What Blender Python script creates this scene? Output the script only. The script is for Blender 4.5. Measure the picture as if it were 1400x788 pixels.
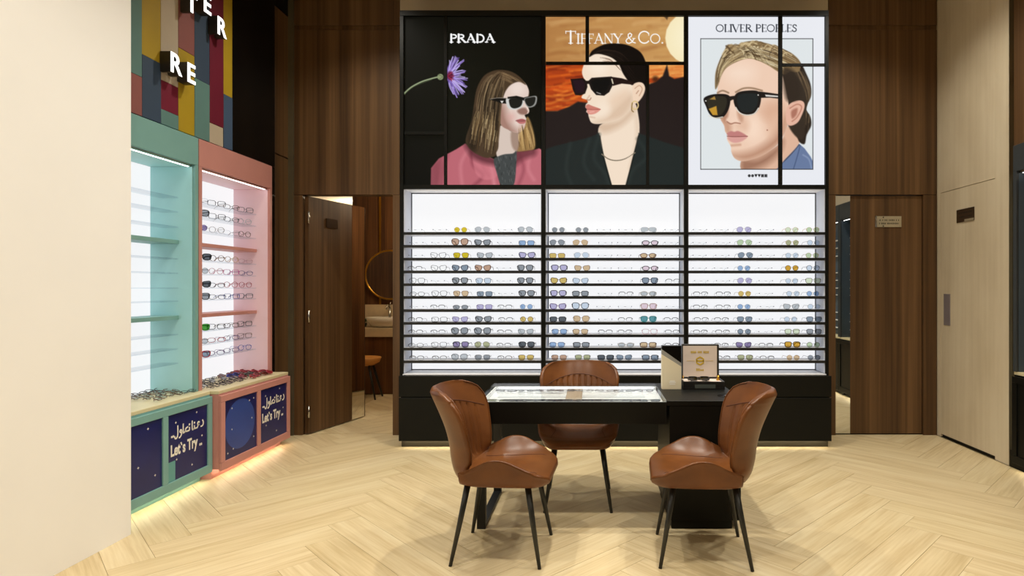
import bpy, bmesh, math, random
import numpy as np
from mathutils import Vector, Matrix
random.seed(7)
rng = np.random.default_rng(7)
R = math.radians
scene = bpy.context.scene
for o in list(bpy.data.objects):
    bpy.data.objects.remove(o)

# ------------------------------------------------------------------ camera, world, lights, exposure
F, PX, PY, H = 820.0, 810.0, 394.0, 1.40          # focal length and principal point in 1400x788 pixels, eye height
cam_d = bpy.data.cameras.new('camera')
cam_d.sensor_width = 36.0
cam_d.lens = 36.0 * F / 1400.0
cam_d.shift_x = -(PX - 700.0) / 1400.0
cam_d.clip_start = 0.05
cam = bpy.data.objects.new('camera', cam_d)
cam.location = (0, 0, H)
cam.rotation_euler = (R(90), 0, 0)
scene.collection.objects.link(cam)
scene.camera = cam
w = bpy.data.worlds.new('world')
scene.world = w
w.use_nodes = True
w.node_tree.nodes['Background'].inputs[0].default_value = (1.0, 0.93, 0.82, 1)
w.node_tree.nodes['Background'].inputs[1].default_value = 0.06
vs = scene.view_settings
vs.view_transform = 'Standard'
vs.look = 'None'
vs.exposure = 0.0
vs.gamma = 1.0
vs.use_curve_mapping = False
CEIL = 4.25
# downlights of the shop ceiling: (x, y, watts)
DOWNLIGHTS = [(-1.25, 3.35, 165), (0.05, 3.75, 205), (1.45, 3.35, 165),
              (-1.7, 2.0, 145), (0.0, 1.9, 125), (1.7, 2.0, 145),
              (-1.9, 4.75, 110), (2.3, 4.75, 110),
              (-1.4, 0.0, 125), (1.4, 0.0, 125)]
for i, (lx, ly, e) in enumerate(DOWNLIGHTS):
    ld = bpy.data.lights.new('downlight_lamp', 'SPOT')
    ld.energy = e
    ld.color = (1.0, 0.945, 0.83)
    ld.spot_size = R(128)
    ld.spot_blend = 1.0
    ld.shadow_soft_size = 0.06
    lo = bpy.data.objects.new('downlight_lamp', ld)
    lo.location = (lx, ly, CEIL - 0.09)
    scene.collection.objects.link(lo)
for (lx, ly, lz, e, c) in [(-2.0, 7.2, 2.55, 30, (1.0, 0.82, 0.58)), (-3.6, 9.2, 2.55, 26, (1.0, 0.86, 0.66))]:
    ld = bpy.data.lights.new('washroom_lamp', 'POINT')
    ld.energy = e
    ld.color = c
    ld.shadow_soft_size = 0.12
    lo = bpy.data.objects.new('washroom_lamp', ld)
    lo.location = (lx, ly, lz)
    scene.collection.objects.link(lo)

# ------------------------------------------------------------------ helpers
COL = scene.collection

def lin(c):
    c = c / 255.0
    return c / 12.92 if c <= 0.04045 else ((c + 0.055) / 1.055) ** 2.4

def rgb(r, g, b):
    return (lin(r), lin(g), lin(b), 1.0)

def wx(u, y):                                     # photo column -> world x at depth y
    return (u - PX) * y / F

def wz(v, y):                                     # photo row -> world z at depth y
    return H - (v - PY) * y / F

def tag(o, label=None, cat=None, group=None, kind=None):
    if label: o['label'] = label
    if cat: o['category'] = cat
    if group: o['group'] = group
    if kind: o['kind'] = kind
    return o

def empty(name, loc=(0, 0, 0), rz=0.0):
    o = bpy.data.objects.new(name, None)
    o.empty_display_size = 0.1
    COL.objects.link(o)
    o.location = loc
    o.rotation_euler = (0, 0, rz)
    return o

def wloc(o):
    v = Vector((0, 0, 0))
    while o is not None:
        v = v + o.location
        o = o.parent
    return v

def link(name, me, mat=None, parent=None):
    o = bpy.data.objects.new(name, me)
    COL.objects.link(o)
    if parent is not None:
        o.parent = parent
    if mat is not None and len(me.materials) == 0:
        me.materials.append(mat)
    return o

def mesh(name, verts, faces, mat=None, parent=None, smooth=False, local=False):
    """verts in world space unless local; shifted into the (unrotated) parent's frame"""
    me = bpy.data.meshes.new(name)
    if parent is not None and not local:
        off = wloc(parent)
        verts = [(v[0] - off.x, v[1] - off.y, v[2] - off.z) for v in verts]
    me.from_pydata([tuple(v) for v in verts], [], faces)
    me.update()
    if smooth:
        me.polygons.foreach_set('use_smooth', [True] * len(me.polygons))
    return link(name, me, mat, parent)

def box(name, x0, x1, y0, y1, z0, z1, mat, parent=None, bev=0.0, local=False, seg=1):
    x0, x1 = min(x0, x1), max(x0, x1)
    y0, y1 = min(y0, y1), max(y0, y1)
    v = [(x, y, z) for z in (z0, z1) for y in (y0, y1) for x in (x0, x1)]
    f = [(0, 2, 3, 1), (4, 5, 7, 6), (0, 1, 5, 4), (2, 6, 7, 3), (0, 4, 6, 2), (1, 3, 7, 5)]
    o = mesh(name, v, f, mat, parent, local=local)
    if bev > 0:
        bm = bmesh.new()
        bm.from_mesh(o.data)
        bmesh.ops.bevel(bm, geom=bm.edges[:], offset=bev, segments=seg, affect='EDGES')
        bm.to_mesh(o.data)
        bm.free()
    return o

def tube_geo(pts, radii, n=10, caps=True):
    pts = [Vector(p) for p in pts]
    if not isinstance(radii, (list, tuple)):
        radii = [radii] * len(pts)
    V, Fc = [], []
    prev = None
    for i, p in enumerate(pts):
        d = (pts[min(i + 1, len(pts) - 1)] - pts[max(i - 1, 0)]).normalized()
        if prev is None:
            a = Vector((0, 0, 1)) if abs(d.z) < 0.9 else Vector((1, 0, 0))
        else:
            a = prev
        s = d.cross(a).normalized()
        u = s.cross(d).normalized()
        prev = u
        for k in range(n):
            t = 2 * math.pi * k / n
            V.append(p + (s * math.cos(t) + u * math.sin(t)) * radii[i])
    for i in range(len(pts) - 1):
        for k in range(n):
            a, b = i * n + k, i * n + (k + 1) % n
            Fc.append((a, b, b + n, a + n))
    if caps:
        Fc.append(tuple(range(n - 1, -1, -1)))
        Fc.append(tuple((len(pts) - 1) * n + k for k in range(n)))
    return V, Fc

def tube(name, pts, radii, mat, parent=None, n=10, local=False, smooth=True):
    V, Fc = tube_geo(pts, radii, n)
    return mesh(name, V, Fc, mat, parent, smooth, local)

def lathe(name, prof, mat, parent=None, center=(0, 0, 0), n=24, sx=1.0, sy=1.0, local=False):
    V, Fc = [], []
    for (r, z) in prof:
        for k in range(n):
            t = 2 * math.pi * k / n
            V.append((center[0] + r * math.cos(t) * sx, center[1] + r * math.sin(t) * sy, center[2] + z))
    for i in range(len(prof) - 1):
        for k in range(n):
            a, b = i * n + k, i * n + (k + 1) % n
            Fc.append((a, b, b + n, a + n))
    Fc.append(tuple(range(n - 1, -1, -1)))
    Fc.append(tuple((len(prof) - 1) * n + k for k in range(n)))
    return mesh(name, V, Fc, mat, parent, True, local)

def prism(name, poly, axis, a0, a1, mat, parent=None):
    """polygon given in the two other axes, extruded along axis from a0 to a1"""
    n = len(poly)
    V = []
    for a in (a0, a1):
        for (p, q) in poly:
            V.append({'x': (a, p, q), 'y': (p, a, q), 'z': (p, q, a)}[axis])
    Fc = [tuple(range(n)), tuple(range(2 * n - 1, n - 1, -1))]
    Fc += [(i, i + n, (i + 1) % n + n, (i + 1) % n) for i in range(n)]
    o = mesh(name, V, Fc, mat, parent)
    bm = bmesh.new(); bm.from_mesh(o.data)
    bmesh.ops.recalc_face_normals(bm, faces=bm.faces[:])
    bm.to_mesh(o.data); bm.free()
    return o

# ------------------------------------------------------------------ materials
MATS = {}

def nodes_of(name):
    m = bpy.data.materials.new(name)
    m.use_nodes = True
    nt = m.node_tree
    return m, nt, nt.nodes['Principled BSDF']

def plain(name, col, rough=0.5, metal=0.0, spec=0.5, var=0.06, scale=6.0, bump=0.0, coat=0.0):
    """procedural paint: slight noise in the tone, optional fine relief"""
    if name in MATS:
        return MATS[name]
    m, nt, b = nodes_of(name)
    tc = nt.nodes.new('ShaderNodeNewGeometry')
    nz = nt.nodes.new('ShaderNodeTexNoise')
    nz.inputs['Scale'].default_value = scale
    nz.inputs['Detail'].default_value = 3
    nt.links.new(tc.outputs['Position'], nz.inputs['Vector'])
    rp = nt.nodes.new('ShaderNodeValToRGB')
    c0 = [max(0, x * (1 - var)) for x in col[:3]] + [1]
    c1 = [min(1, x * (1 + var)) for x in col[:3]] + [1]
    rp.color_ramp.elements[0].color = c0
    rp.color_ramp.elements[0].position = 0.3
    rp.color_ramp.elements[1].color = c1
    rp.color_ramp.elements[1].position = 0.7
    nt.links.new(nz.outputs['Fac'], rp.inputs['Fac'])
    nt.links.new(rp.outputs['Color'], b.inputs['Base Color'])
    b.inputs['Roughness'].default_value = rough
    b.inputs['Metallic'].default_value = metal
    b.inputs['Specular IOR Level'].default_value = spec
    if coat:
        b.inputs['Coat Weight'].default_value = coat
        b.inputs['Coat Roughness'].default_value = 0.08
    if bump:
        n2 = nt.nodes.new('ShaderNodeTexNoise')
        n2.inputs['Scale'].default_value = scale * 25
        n2.inputs['Detail'].default_value = 4
        nt.links.new(tc.outputs['Position'], n2.inputs['Vector'])
        bp = nt.nodes.new('ShaderNodeBump')
        bp.inputs['Strength'].default_value = bump
        bp.inputs['Distance'].default_value = 0.002
        nt.links.new(n2.outputs['Fac'], bp.inputs['Height'])
        nt.links.new(bp.outputs['Normal'], b.inputs['Normal'])
    MATS[name] = m
    return m

def wood(name, cols, freq=(9, 9, 0.35), rough=0.45, detail=5, local=False, streak=(60, 60, 1.5), smix=0.35, spec=0.4):
    if name in MATS:
        return MATS[name]
    m, nt, b = nodes_of(name)
    if local:
        tc = nt.nodes.new('ShaderNodeTexCoord'); src = tc.outputs['Object']
    else:
        tc = nt.nodes.new('ShaderNodeNewGeometry'); src = tc.outputs['Position']
    mp = nt.nodes.new('ShaderNodeMapping')
    mp.inputs['Scale'].default_value = freq
    nt.links.new(src, mp.inputs['Vector'])
    nz = nt.nodes.new('ShaderNodeTexNoise')
    nz.inputs['Scale'].default_value = 1.0
    nz.inputs['Detail'].default_value = detail
    nz.inputs['Roughness'].default_value = 0.55
    nt.links.new(mp.outputs['Vector'], nz.inputs['Vector'])
    mp2 = nt.nodes.new('ShaderNodeMapping')
    mp2.inputs['Scale'].default_value = streak
    nt.links.new(src, mp2.inputs['Vector'])
    n2 = nt.nodes.new('ShaderNodeTexNoise')
    n2.inputs['Scale'].default_value = 1.0
    n2.inputs['Detail'].default_value = 3
    nt.links.new(mp2.outputs['Vector'], n2.inputs['Vector'])
    mx = nt.nodes.new('ShaderNodeMix')
    mx.inputs[0].default_value = smix
    nt.links.new(nz.outputs['Fac'], mx.inputs[2])
    nt.links.new(n2.outputs['Fac'], mx.inputs[3])
    rp = nt.nodes.new('ShaderNodeValToRGB')
    el = rp.color_ramp.elements
    el[0].position = 0.36; el[0].color = cols[0]
    el[1].position = 0.64; el[1].color = cols[-1]
    for i, c in enumerate(cols[1:-1]):
        e = el.new(0.36 + 0.28 * (i + 1) / (len(cols) - 1)); e.color = c
    nt.links.new(mx.outputs[0], rp.inputs['Fac'])
    nt.links.new(rp.outputs['Color'], b.inputs['Base Color'])
    b.inputs['Roughness'].default_value = rough
    b.inputs['Specular IOR Level'].default_value = spec
    MATS[name] = m
    return m

def emit(name, col, strength=1.0):
    if name in MATS:
        return MATS[name]
    m, nt, b = nodes_of(name)
    b.inputs['Base Color'].default_value = (0.12, 0.12, 0.12, 1)
    b.inputs['Emission Color'].default_value = col
    b.inputs['Emission Strength'].default_value = strength
    b.inputs['Roughness'].default_value = 0.4
    MATS[name] = m
    return m

def clear(name, tint, gloss=0.55, rough=0.02):
    """thin pane: tinted transparency with a Fresnel reflection"""
    if name in MATS:
        return MATS[name]
    m = bpy.data.materials.new(name)
    m.use_nodes = True
    nt = m.node_tree
    nt.nodes.clear()
    out = nt.nodes.new('ShaderNodeOutputMaterial')
    tr = nt.nodes.new('ShaderNodeBsdfTransparent')
    tr.inputs[0].default_value = tint
    gl = nt.nodes.new('ShaderNodeBsdfGlossy')
    gl.inputs['Roughness'].default_value = rough
    lw = nt.nodes.new('ShaderNodeLayerWeight')
    lw.inputs['Blend'].default_value = 0.5
    pw = nt.nodes.new('ShaderNodeMath'); pw.operation = 'POWER'
    pw.inputs[1].default_value = 4.0
    fr = nt.nodes.new('ShaderNodeMath'); fr.operation = 'MULTIPLY_ADD'
    fr.inputs[1].default_value = gloss
    fr.inputs[2].default_value = 0.025
    nt.links.new(lw.outputs['Facing'], pw.inputs[0])
    nt.links.new(pw.outputs[0], fr.inputs[0])
    mx = nt.nodes.new('ShaderNodeMixShader')
    nt.links.new(fr.outputs[0], mx.inputs[0])
    nt.links.new(tr.outputs[0], mx.inputs[1])
    nt.links.new(gl.outputs[0], mx.inputs[2])
    nt.links.new(mx.outputs[0], out.inputs['Surface'])
    MATS[name] = m
    return m

def mirror_mat():
    if 'mirror' in MATS:
        return MATS['mirror']
    m, nt, b = nodes_of('mirror')
    b.inputs['Base Color'].default_value = (0.82, 0.84, 0.83, 1)
    b.inputs['Metallic'].default_value = 1.0
    b.inputs['Roughness'].default_value = 0.015
    MATS['mirror'] = m
    return m

M_WOOD = wood('walnut_laminate', [rgb(70, 48, 26), rgb(95, 68, 40), rgb(117, 87, 55)], freq=(9, 9, 0.16), streak=(38, 38, 0.5), smix=0.3, rough=0.5)
M_MIRROR = mirror_mat()
M_BLACK = plain('black_lacquer', rgb(11, 12, 9), rough=0.45, var=0.1, spec=0.22)
M_BLACKMETAL = plain('black_steel', rgb(15, 16, 16), rough=0.45, var=0.1)
M_GLOSSBLACK = plain('black_gloss_panel', rgb(9, 9, 9), rough=0.2, var=0.1, spec=0.25)
M_BEIGE = plain('beige_plaster', rgb(205, 192, 168), rough=0.85, var=0.05, scale=2.5, bump=0.3)
M_WHITEPAINT = plain('white_paint', rgb(244, 243, 240), rough=0.8, var=0.015, scale=2, bump=0.1)
M_PALE = wood('pale_wall_panel', [rgb(196, 181, 153), rgb(206, 192, 165), rgb(214, 202, 176)], freq=(2.0, 2.0, 1.0), streak=(26, 26, 0.8), smix=0.3, rough=0.7)
M_TRIM = plain('brushed_trim', rgb(120, 112, 90), rough=0.35, metal=0.6, var=0.08)
M_CHROME = plain('brushed_chrome', rgb(200, 198, 190), rough=0.25, metal=1.0, var=0.05)
M_GOLD = plain('gold_metal', rgb(190, 140, 50), rough=0.3, metal=0.9, var=0.08)
M_WHITE = plain('white_acrylic', rgb(236, 237, 240), rough=0.5, var=0.02)
M_GREYSIDE = plain('grey_side_panel', rgb(206, 212, 226), rough=0.5, var=0.02)
M_PANEL = emit('backlit_panel', (0.965, 0.975, 1.0, 1), 0.89)
M_LED = emit('warm_led_strip', (1.0, 0.88, 0.62, 1), 15.0)
M_LEDW = emit('white_led_strip', (1.0, 0.97, 0.95, 1), 4.5)
M_PINK = plain('pink_laminate', rgb(198, 138, 130), rough=0.5, var=0.03)
M_PINKIN = plain('pale_pink_laminate', rgb(244, 212, 220), rough=0.5, var=0.02)
M_TEAL = plain('teal_laminate', rgb(122, 168, 164), rough=0.5, var=0.03)
M_TEALIN = plain('pale_teal_laminate', rgb(172, 222, 224), rough=0.5, var=0.02)
M_SLATE = plain('slate_laminate', rgb(52, 58, 62), rough=0.45, var=0.05)
M_SLATEIN = plain('slate_blue_laminate', rgb(70, 84, 96), rough=0.45, var=0.05)
M_NAVY = plain('navy_print', rgb(20, 28, 92), rough=0.3, var=0.12, scale=5)
M_COUNTER = plain('cream_counter', rgb(214, 203, 164), rough=0.5, var=0.04)
M_LETTER = emit('lit_letter_face', (1.0, 0.97, 0.93, 1), 1.6)
M_LETTERSIDE = plain('letter_side_dark', rgb(40, 34, 26), rough=0.5)
M_PRINTW = plain('white_print', rgb(240, 236, 225), rough=0.5, var=0.02)
# ------------------------------------------------------------------ floor: herringbone planks
YW = 5.70                                          # front of the back wall
floor = box('floor', -4.6, 3.6, -3.2, 11.2, -0.06, -0.012, plain('floor_screed', rgb(196, 176, 134), rough=0.8))
tag(floor, kind='structure')
M_PLANKS = [wood('oak_plank_%s' % 'abcd'[i], [rgb(*a), rgb(*b), rgb(*c)], freq=(0.9, 13, 13), streak=(3.0, 75, 75), smix=0.4, local=True, rough=0.42, spec=0.35)
            for i, (a, b, c) in enumerate([((195, 173, 131), (210, 190, 150), (220, 203, 165)),
                                           ((198, 176, 134), (212, 193, 153), (221, 205, 168)),
                                           ((191, 169, 126), (207, 187, 146), (218, 200, 161)),
                                           ((197, 175, 132), (211, 192, 151), (220, 204, 166))])]

def clip_poly(poly, axis, lim, keep_less):
    out = []
    for i in range(len(poly)):
        a, b = poly[i], poly[(i + 1) % len(poly)]
        ia = (a[axis] <= lim) if keep_less else (a[axis] >= lim)
        ib = (b[axis] <= lim) if keep_less else (b[axis] >= lim)
        if ia: out.append(a)
        if ia != ib:
            t = (lim - a[axis]) / (b[axis] - a[axis])
            out.append((a[0] + (b[0] - a[0]) * t, a[1] + (b[1] - a[1]) * t))
    return out

def herringbone(x0, x1, y0, y1, X0=-0.57, W=0.2, n=6, gap=0.0008):
    s = math.sqrt(0.5)
    U, V = (s, s), (-s, s)
    for j in range(-5, 6):
        for k in range(-60, 80):
            for typ in (0, 1):
                if typ == 0:
                    ru = (k + 2 * n * j, k + 2 * n * j + n); rv = (k, k + 1); ang = R(45)
                else:
                    ru = (k + 2 * n * j, k + 2 * n * j + 1); rv = (k + 1, k + 1 + n); ang = R(135)
                g = gap
                c = [(ru[0] * W + g, rv[0] * W + g), (ru[1] * W - g, rv[0] * W + g), (ru[1] * W - g, rv[1] * W - g), (ru[0] * W + g, rv[1] * W - g)]
                poly = [(X0 + a * U[0] + b * V[0], a * U[1] + b * V[1]) for (a, b) in c]
                cx = sum(p[0] for p in poly) / 4; cy = sum(p[1] for p in poly) / 4
                if cx < x0 - 1 or cx > x1 + 1 or cy < y0 - 1 or cy > y1 + 1:
                    continue
                q = poly
                for (ax, lim, less) in ((0, x0, False), (0, x1, True), (1, y0, False), (1, y1, True)):
                    q = clip_poly(q, ax, lim, less)
                    if not q: break
                if len(q) < 3: continue
                area = abs(sum(q[i][0] * q[(i + 1) % len(q)][1] - q[(i + 1) % len(q)][0] * q[i][1] for i in range(len(q)))) / 2
                if area < 0.0008: continue
                ca, sa = math.cos(-ang), math.sin(-ang)
                loc = [((p[0] - cx) * ca - (p[1] - cy) * sa, (p[0] - cx) * sa + (p[1] - cy) * ca) for p in q]
                m = len(loc)
                # random texture origin: shift the object along its length by a whole tone, geometry shifted back
                ox, oy = random.uniform(-3, 3), random.uniform(-3, 3)
                dz = random.uniform(-0.0004, 0.0)
                vs_ = [(p[0] + ox, p[1] + oy, -0.012) for p in loc] + [(p[0] + ox, p[1] + oy, dz) for p in loc]
                fs = [tuple(range(m, 2 * m))] + [(i, (i + 1) % m, (i + 1) % m + m, i + m) for i in range(m)]
                me = bpy.data.meshes.new('floor_plank')
                me.from_pydata(vs_, [], fs); me.update()
                me.materials.append(random.choice(M_PLANKS))
                o = bpy.data.objects.new('floor_plank', me)
                COL.objects.link(o)
                o.parent = floor
                co, so = math.cos(ang), math.sin(ang)
                o.location = (cx - (ox * co - oy * so), cy - (ox * so + oy * co), 0)
                o.rotation_euler = (0, 0, ang)

herringbone(-2.86, 3.27, 1.9, 5.76)
herringbone(-2.74, -1.3, 5.77, 7.90)
# the rest of the floor behind the camera and under the units, too far from view to show planks
M_FLOORFAR = wood('oak_floor_beyond', [rgb(199, 172, 128), rgb(219, 195, 153), rgb(230, 209, 170)], freq=(6, 0.9, 6), streak=(40, 3, 40))
fb = box('floor_field', -2.7, 3.27, -3.0, 1.89, -0.012, 0.0, M_FLOORFAR, floor)

# ------------------------------------------------------------------ room shell
ceil = box('ceiling', -4.6, 3.6, -3.2, YW + 0.12, CEIL, CEIL + 0.08, plain('ceiling_paint', rgb(212, 200, 180), rough=0.9, var=0.03))
tag(ceil, kind='structure')
# back wall: plaster behind the display, walnut either side
wb = box('wall_back', wx(547, YW), wx(1132, YW), YW, YW + 0.12, 0, CEIL, M_BEIGE)
tag(wb, kind='structure')
DT = 2.285                                        # height of the door heads
XL0, XLD0, XLD1, XL1 = -2.885, -2.755, -1.90, wx(546.6, YW)
XR0, XRD0, XRD1, XR1 = wx(1132.6, YW), 2.313, 3.145, 3.275
G = 0.004
def wpanel(x0, x1, z0, z1, y=YW, d=0.12):
    return box('wood_panel', x0 + G * 0.3, x1 - G * 0.3, y, y + d, z0, z1, M_WOOD, wb, bev=0.0015)
for (a0, d0, d1, a1) in ((XL0, XLD0, XLD1, XL1), (XR0, XRD0, XRD1, XR1)):
    wpanel(a0, d0, 0, DT); wpanel(d1, a1, 0, DT)
    wpanel(a0, a1, DT + 0.003, 3.855); wpanel(a0, a1, 3.90, CEIL)
    box('groove_strip', a0, a1, YW + 0.012, YW + 0.10, 3.85, 3.905, M_WOOD, wb)
box('corner_trim', -2.885, -2.835, YW - 0.018, YW, 0, CEIL, M_TRIM, wb)

# left wall
wl = box('wall_left', -3.36, -3.28, 3.405, YW + 0.12, 0, CEIL, M_BEIGE)
tag(wl, kind='structure')
box('gloss_panel', -3.28, -2.885, 4.808, 5.447, 2.50, CEIL, M_GLOSSBLACK, wl, bev=0.002)
box('gloss_panel', -3.28, -2.885, 5.380, 5.447, 0, 2.495, M_GLOSSBLACK, wl, bev=0.002)
box('wood_panel', -3.28, -2.885, 5.455, YW + 0.1, 0, 2.62, M_WOOD, wl, bev=0.002)
box('wood_panel', -3.28, -2.885, 5.455, YW + 0.1, 2.63, 3.97, M_WOOD, wl, bev=0.002)
box('wood_panel', -3.28, -2.885, 5.455, YW + 0.1, 3.98, CEIL, M_GLOSSBLACK, wl, bev=0.002)
# white plastered wall that frames the shelving on its near side
wn = box('wall_left_near', -3.36, -2.62, -3.2, 3.405, 0, CEIL, M_WHITEPAINT)
tag(wn, kind='structure')
# coloured board cladding above the shelving, each board its own panel
PALE_C = (186, 172, 150); CRIM = (112, 12, 44); ROSE = (140, 84, 80); MUST = (172, 144, 22); SLA = (52, 70, 92); TEA = (92, 130, 126); BUR = (104, 8, 40); BLU = (62, 84, 112)
stripes = [  # y0, y1, [(colour, z0, z1)...]
    (6.004, 6.153, [(BLU, 2.5, 2.92), (MUST, 2.92, CEIL)]),
    (5.787, 6.004, [(PALE_C, 2.5, 2.651), (BUR, 2.651, CEIL)]),
    (5.568, 5.787, [(TEA, 2.5, 2.928), (SLA, 2.928, CEIL)]),
    (5.352, 5.568, [(MUST, 2.5, 3.08), (ROSE, 3.08, CEIL)]),
    (5.135, 5.352, [(TEA, 2.5, 2.60), (CRIM, 2.60, 2.796), (PALE_C, 2.796, CEIL)]),
    (4.918, 5.135, [(SLA, 2.5, 2.9), (MUST, 2.9, CEIL)]),
    (4.70, 4.918, [(ROSE, 2.5, 2.75), (TEA, 2.75, CEIL)]),
    (4.48, 4.70, [(PALE_C, 2.5, 3.0), (BUR, 3.0, CEIL)]),
    (4.36, 4.48, [(MUST, 2.5, 2.8), (SLA, 2.8, CEIL)])]
for (y0, y1, segs) in [(a * 0.781, b * 0.781, c) for (a, b, c) in stripes]:
    for (c, z0, z1) in segs:
        m = plain('board_%d_%d_%d' % c, rgb(*c), rough=0.55, var=0.04)
        box('colour_board', -3.28, -2.885 + random.uniform(-0.002, 0.002), y0 + 0.001, y1 - 0.001, z0 + 0.001, z1 - 0.001, m, wl, bev=0.001)

# right wall
wr = box('wall_right', 3.42, 3.50, -3.2, YW + 0.12, 0, CEIL, M_BEIGE)
tag(wr, kind='structure')
YE = 4.721                                        # near edge of the pale wall panelling
D2 = (4.889, 5.651)                                # door in the pale wall
box('pale_panel', 3.28, 3.42, D2[1] + 0.003, YW + 0.12, 0, CEIL, M_PALE, wr)
box('pale_panel', 3.28, 3.42, YE, D2[0] - 0.003, 0, CEIL, M_PALE, wr)
box('pale_panel', 3.28, 3.42, D2[0] - 0.002, D2[1] + 0.002, 2.296, CEIL, M_PALE, wr)
box('edge_trim', 3.277, 3.42, YE - 0.008, YE - 0.001, 0, CEIL, M_TRIM, wr)
box('wood_panel', 3.31, 3.42, 4.3, YE - 0.01, 0, 2.44, M_WOOD, wr)
box('wood_panel', 3.31, 3.42, 4.3, YE - 0.01, 2.448, CEIL, M_WOOD, wr)
box('wall_mirror', 3.302, 3.309, 4.655, YE - 0.012, 0.13, 2.28, M_MIRROR, wr)
box('black_plinth', 3.28, 3.309, 4.3, YE - 0.012, 0.0, 0.13, M_BLACK, wr)
wf = box('wall_front', -3.36, 3.50, -3.3, -3.2, 0, CEIL, M_WOOD)
tag(wf, kind='structure')

# ------------------------------------------------------------------ doors
def ink_marks(parent, x0, x1, z0, z1, y, n, mat):
    """two lines of small engraved letter marks too fine to read"""
    for row in range(2):
        zc = z0 + (z1 - z0) * (0.68 if row == 0 else 0.32)
        x = x0
        while x < x1:
            ww = random.uniform(0.006, 0.011)
            hh = random.choice((0.012, 0.016, 0.016))
            box('letter_mark', x, min(x + ww * 0.7, x1), y - 0.0008, y, zc - hh / 2, zc + hh / 2, mat, parent)
            x += ww + random.choice((0.003, 0.003, 0.012))

M_INK = plain('engraved_ink', rgb(38, 34, 26), rough=0.6)
M_PLATE = plain('brushed_plate', rgb(196, 186, 160), rough=0.3, metal=0.55, var=0.08)
M_PLATEDARK = plain('bronze_plate', rgb(74, 58, 42), rough=0.3, metal=0.5, var=0.1)
d1 = empty('door_1', (XRD1, YW + 0.02, 0))
tag(d1, kind='structure')
box('door_leaf', 2.458, XRD1 - 0.004, YW + 0.02, YW + 0.065, 0.012, DT - 0.006, M_WOOD, d1, bev=0.001)
box('mirror_strip', XRD0 + 0.002, 2.457, YW + 0.02, YW + 0.065, 0.012, DT - 0.006, M_MIRROR, d1)
box('door_sill', XRD0, XRD1, YW + 0.03, YW + 0.11, 0.0, 0.010, M_BLACK, wb)
sg = empty('sign_plate', (wx(1216, YW), YW + 0.019, wz(310, YW)))
tag(sg, 'brushed metal sign plate with two engraved lines on the closed walnut door', 'sign')
box('plate', wx(1198, YW), wx(1233.5, YW), YW + 0.0135, YW + 0.0195, wz(310.5, YW), wz(295.5, YW), M_PLATE, sg, bev=0.001)
ink_marks(sg, wx(1203, YW), wx(1230, YW), wz(309.5, YW), wz(297, YW), YW + 0.0135, 14, M_INK)
for v in (297, 309):
    tube('screw', [(wx(1208.5, YW), YW + 0.0135, wz(v, YW)), (wx(1208.5, YW), YW + 0.010, wz(v, YW))], 0.006, M_INK, sg, n=10)
box('plate_edge', wx(1197.6, YW), wx(1199.6, YW), YW + 0.011, YW + 0.0195, wz(311, YW), wz(295, YW), M_CHROME, sg)

# the half-open washroom door with a mirrored edge
DW, DA = 0.832, math.atan2(0.23, 0.80)
d2 = empty('door_2', (XLD0 + 0.012, YW + 0.02, 0), R(90) - DA)
tag(d2, kind='structure')
def lbox(name, x0, x1, y0, y1, z0, z1, mat, p, **k):
    return box(name, x0, x1, y0, y1, z0, z1, mat, p, local=True, **k)
lbox('door_leaf', 0.0, DW - 0.207, -0.042, 0.0, 0.012, DT - 0.012, M_WOOD, d2, bev=0.001)
lbox('mirror_strip', DW - 0.205, DW, -0.042, 0.0, 0.012, DT - 0.012, M_MIRROR, d2)
lbox('edge_strip', DW + 0.0005, DW + 0.006, -0.044, 0.002, 0.012, DT - 0.012, M_PLATEDARK, d2)
for z in (2.07, 1.13, 0.22):
    tube('hinge', [(-0.008, -0.052, z - 0.055), (-0.008, -0.052, z + 0.055)], 0.010, M_CHROME, d2, n=10, local=True)
lbox('door_plate', 0.24, 0.40, -0.048, -0.0425, 2.00, 2.09, M_PLATEDARK, d2)
# door in the pale side wall
d3 = box('door_3', 3.283, 3.38, D2[0], D2[1], 0.028, 2.293, M_PALE)
tag(d3, kind='structure')
box('pull_plate', 3.2785, 3.2835, 5.50, 5.60, 1.055, 1.345, plain('lavender_metal', rgb(150, 142, 146), rough=0.35, metal=0.4), d3, bev=0.001)
box('door_gap_shade', 3.30, 3.41, D2[0], D2[1], 0.0, 0.026, M_BLACK, wr)  # black strip standing in for the shade in the gap under the door
ys0, ys1 = 3.28 * F / (1332 - PX), 3.28 * F / (1308 - PX)
sg = empty('sign_plate', (3.28, (ys0 + ys1) / 2, 1.98))
tag(sg, 'dark bronze sign plate fixed on the pale plastered door', 'sign')
box('plate', 3.277, 3.2825, ys0, ys1, 1.985, 2.10, M_PLATEDARK, sg, bev=0.001)
box('plate_notch', 3.2755, 3.277, ys0, ys0 + 0.13, 1.987, 2.006, M_PLATE, sg)
for k in range(2):
    z = 2.065 - k * 0.035
    y = ys0 + 0.03
    while y < ys1 - 0.03:
        box('letter_mark', 3.2762, 3.277, y, y + 0.008, z - 0.007, z + 0.007, M_INK, sg)
        y += random.choice((0.013, 0.013, 0.02))
# ------------------------------------------------------------------ black display with three bays
YF = 5.287                                          # front of the upper frame
YB = 5.234                                          # front of the base cabinet
YBK = 5.502                                        # back-lit panels
disp = empty('eyewear_display', (0.2, 5.4, 0))
tag(disp, 'tall black three-bay eyewear display with backlit shelves against the back wall', 'display')
Xd = lambda u: wx(u, YF)
Zd = lambda v: wz(v, YF)
ZTOP = Zd(14)
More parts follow.
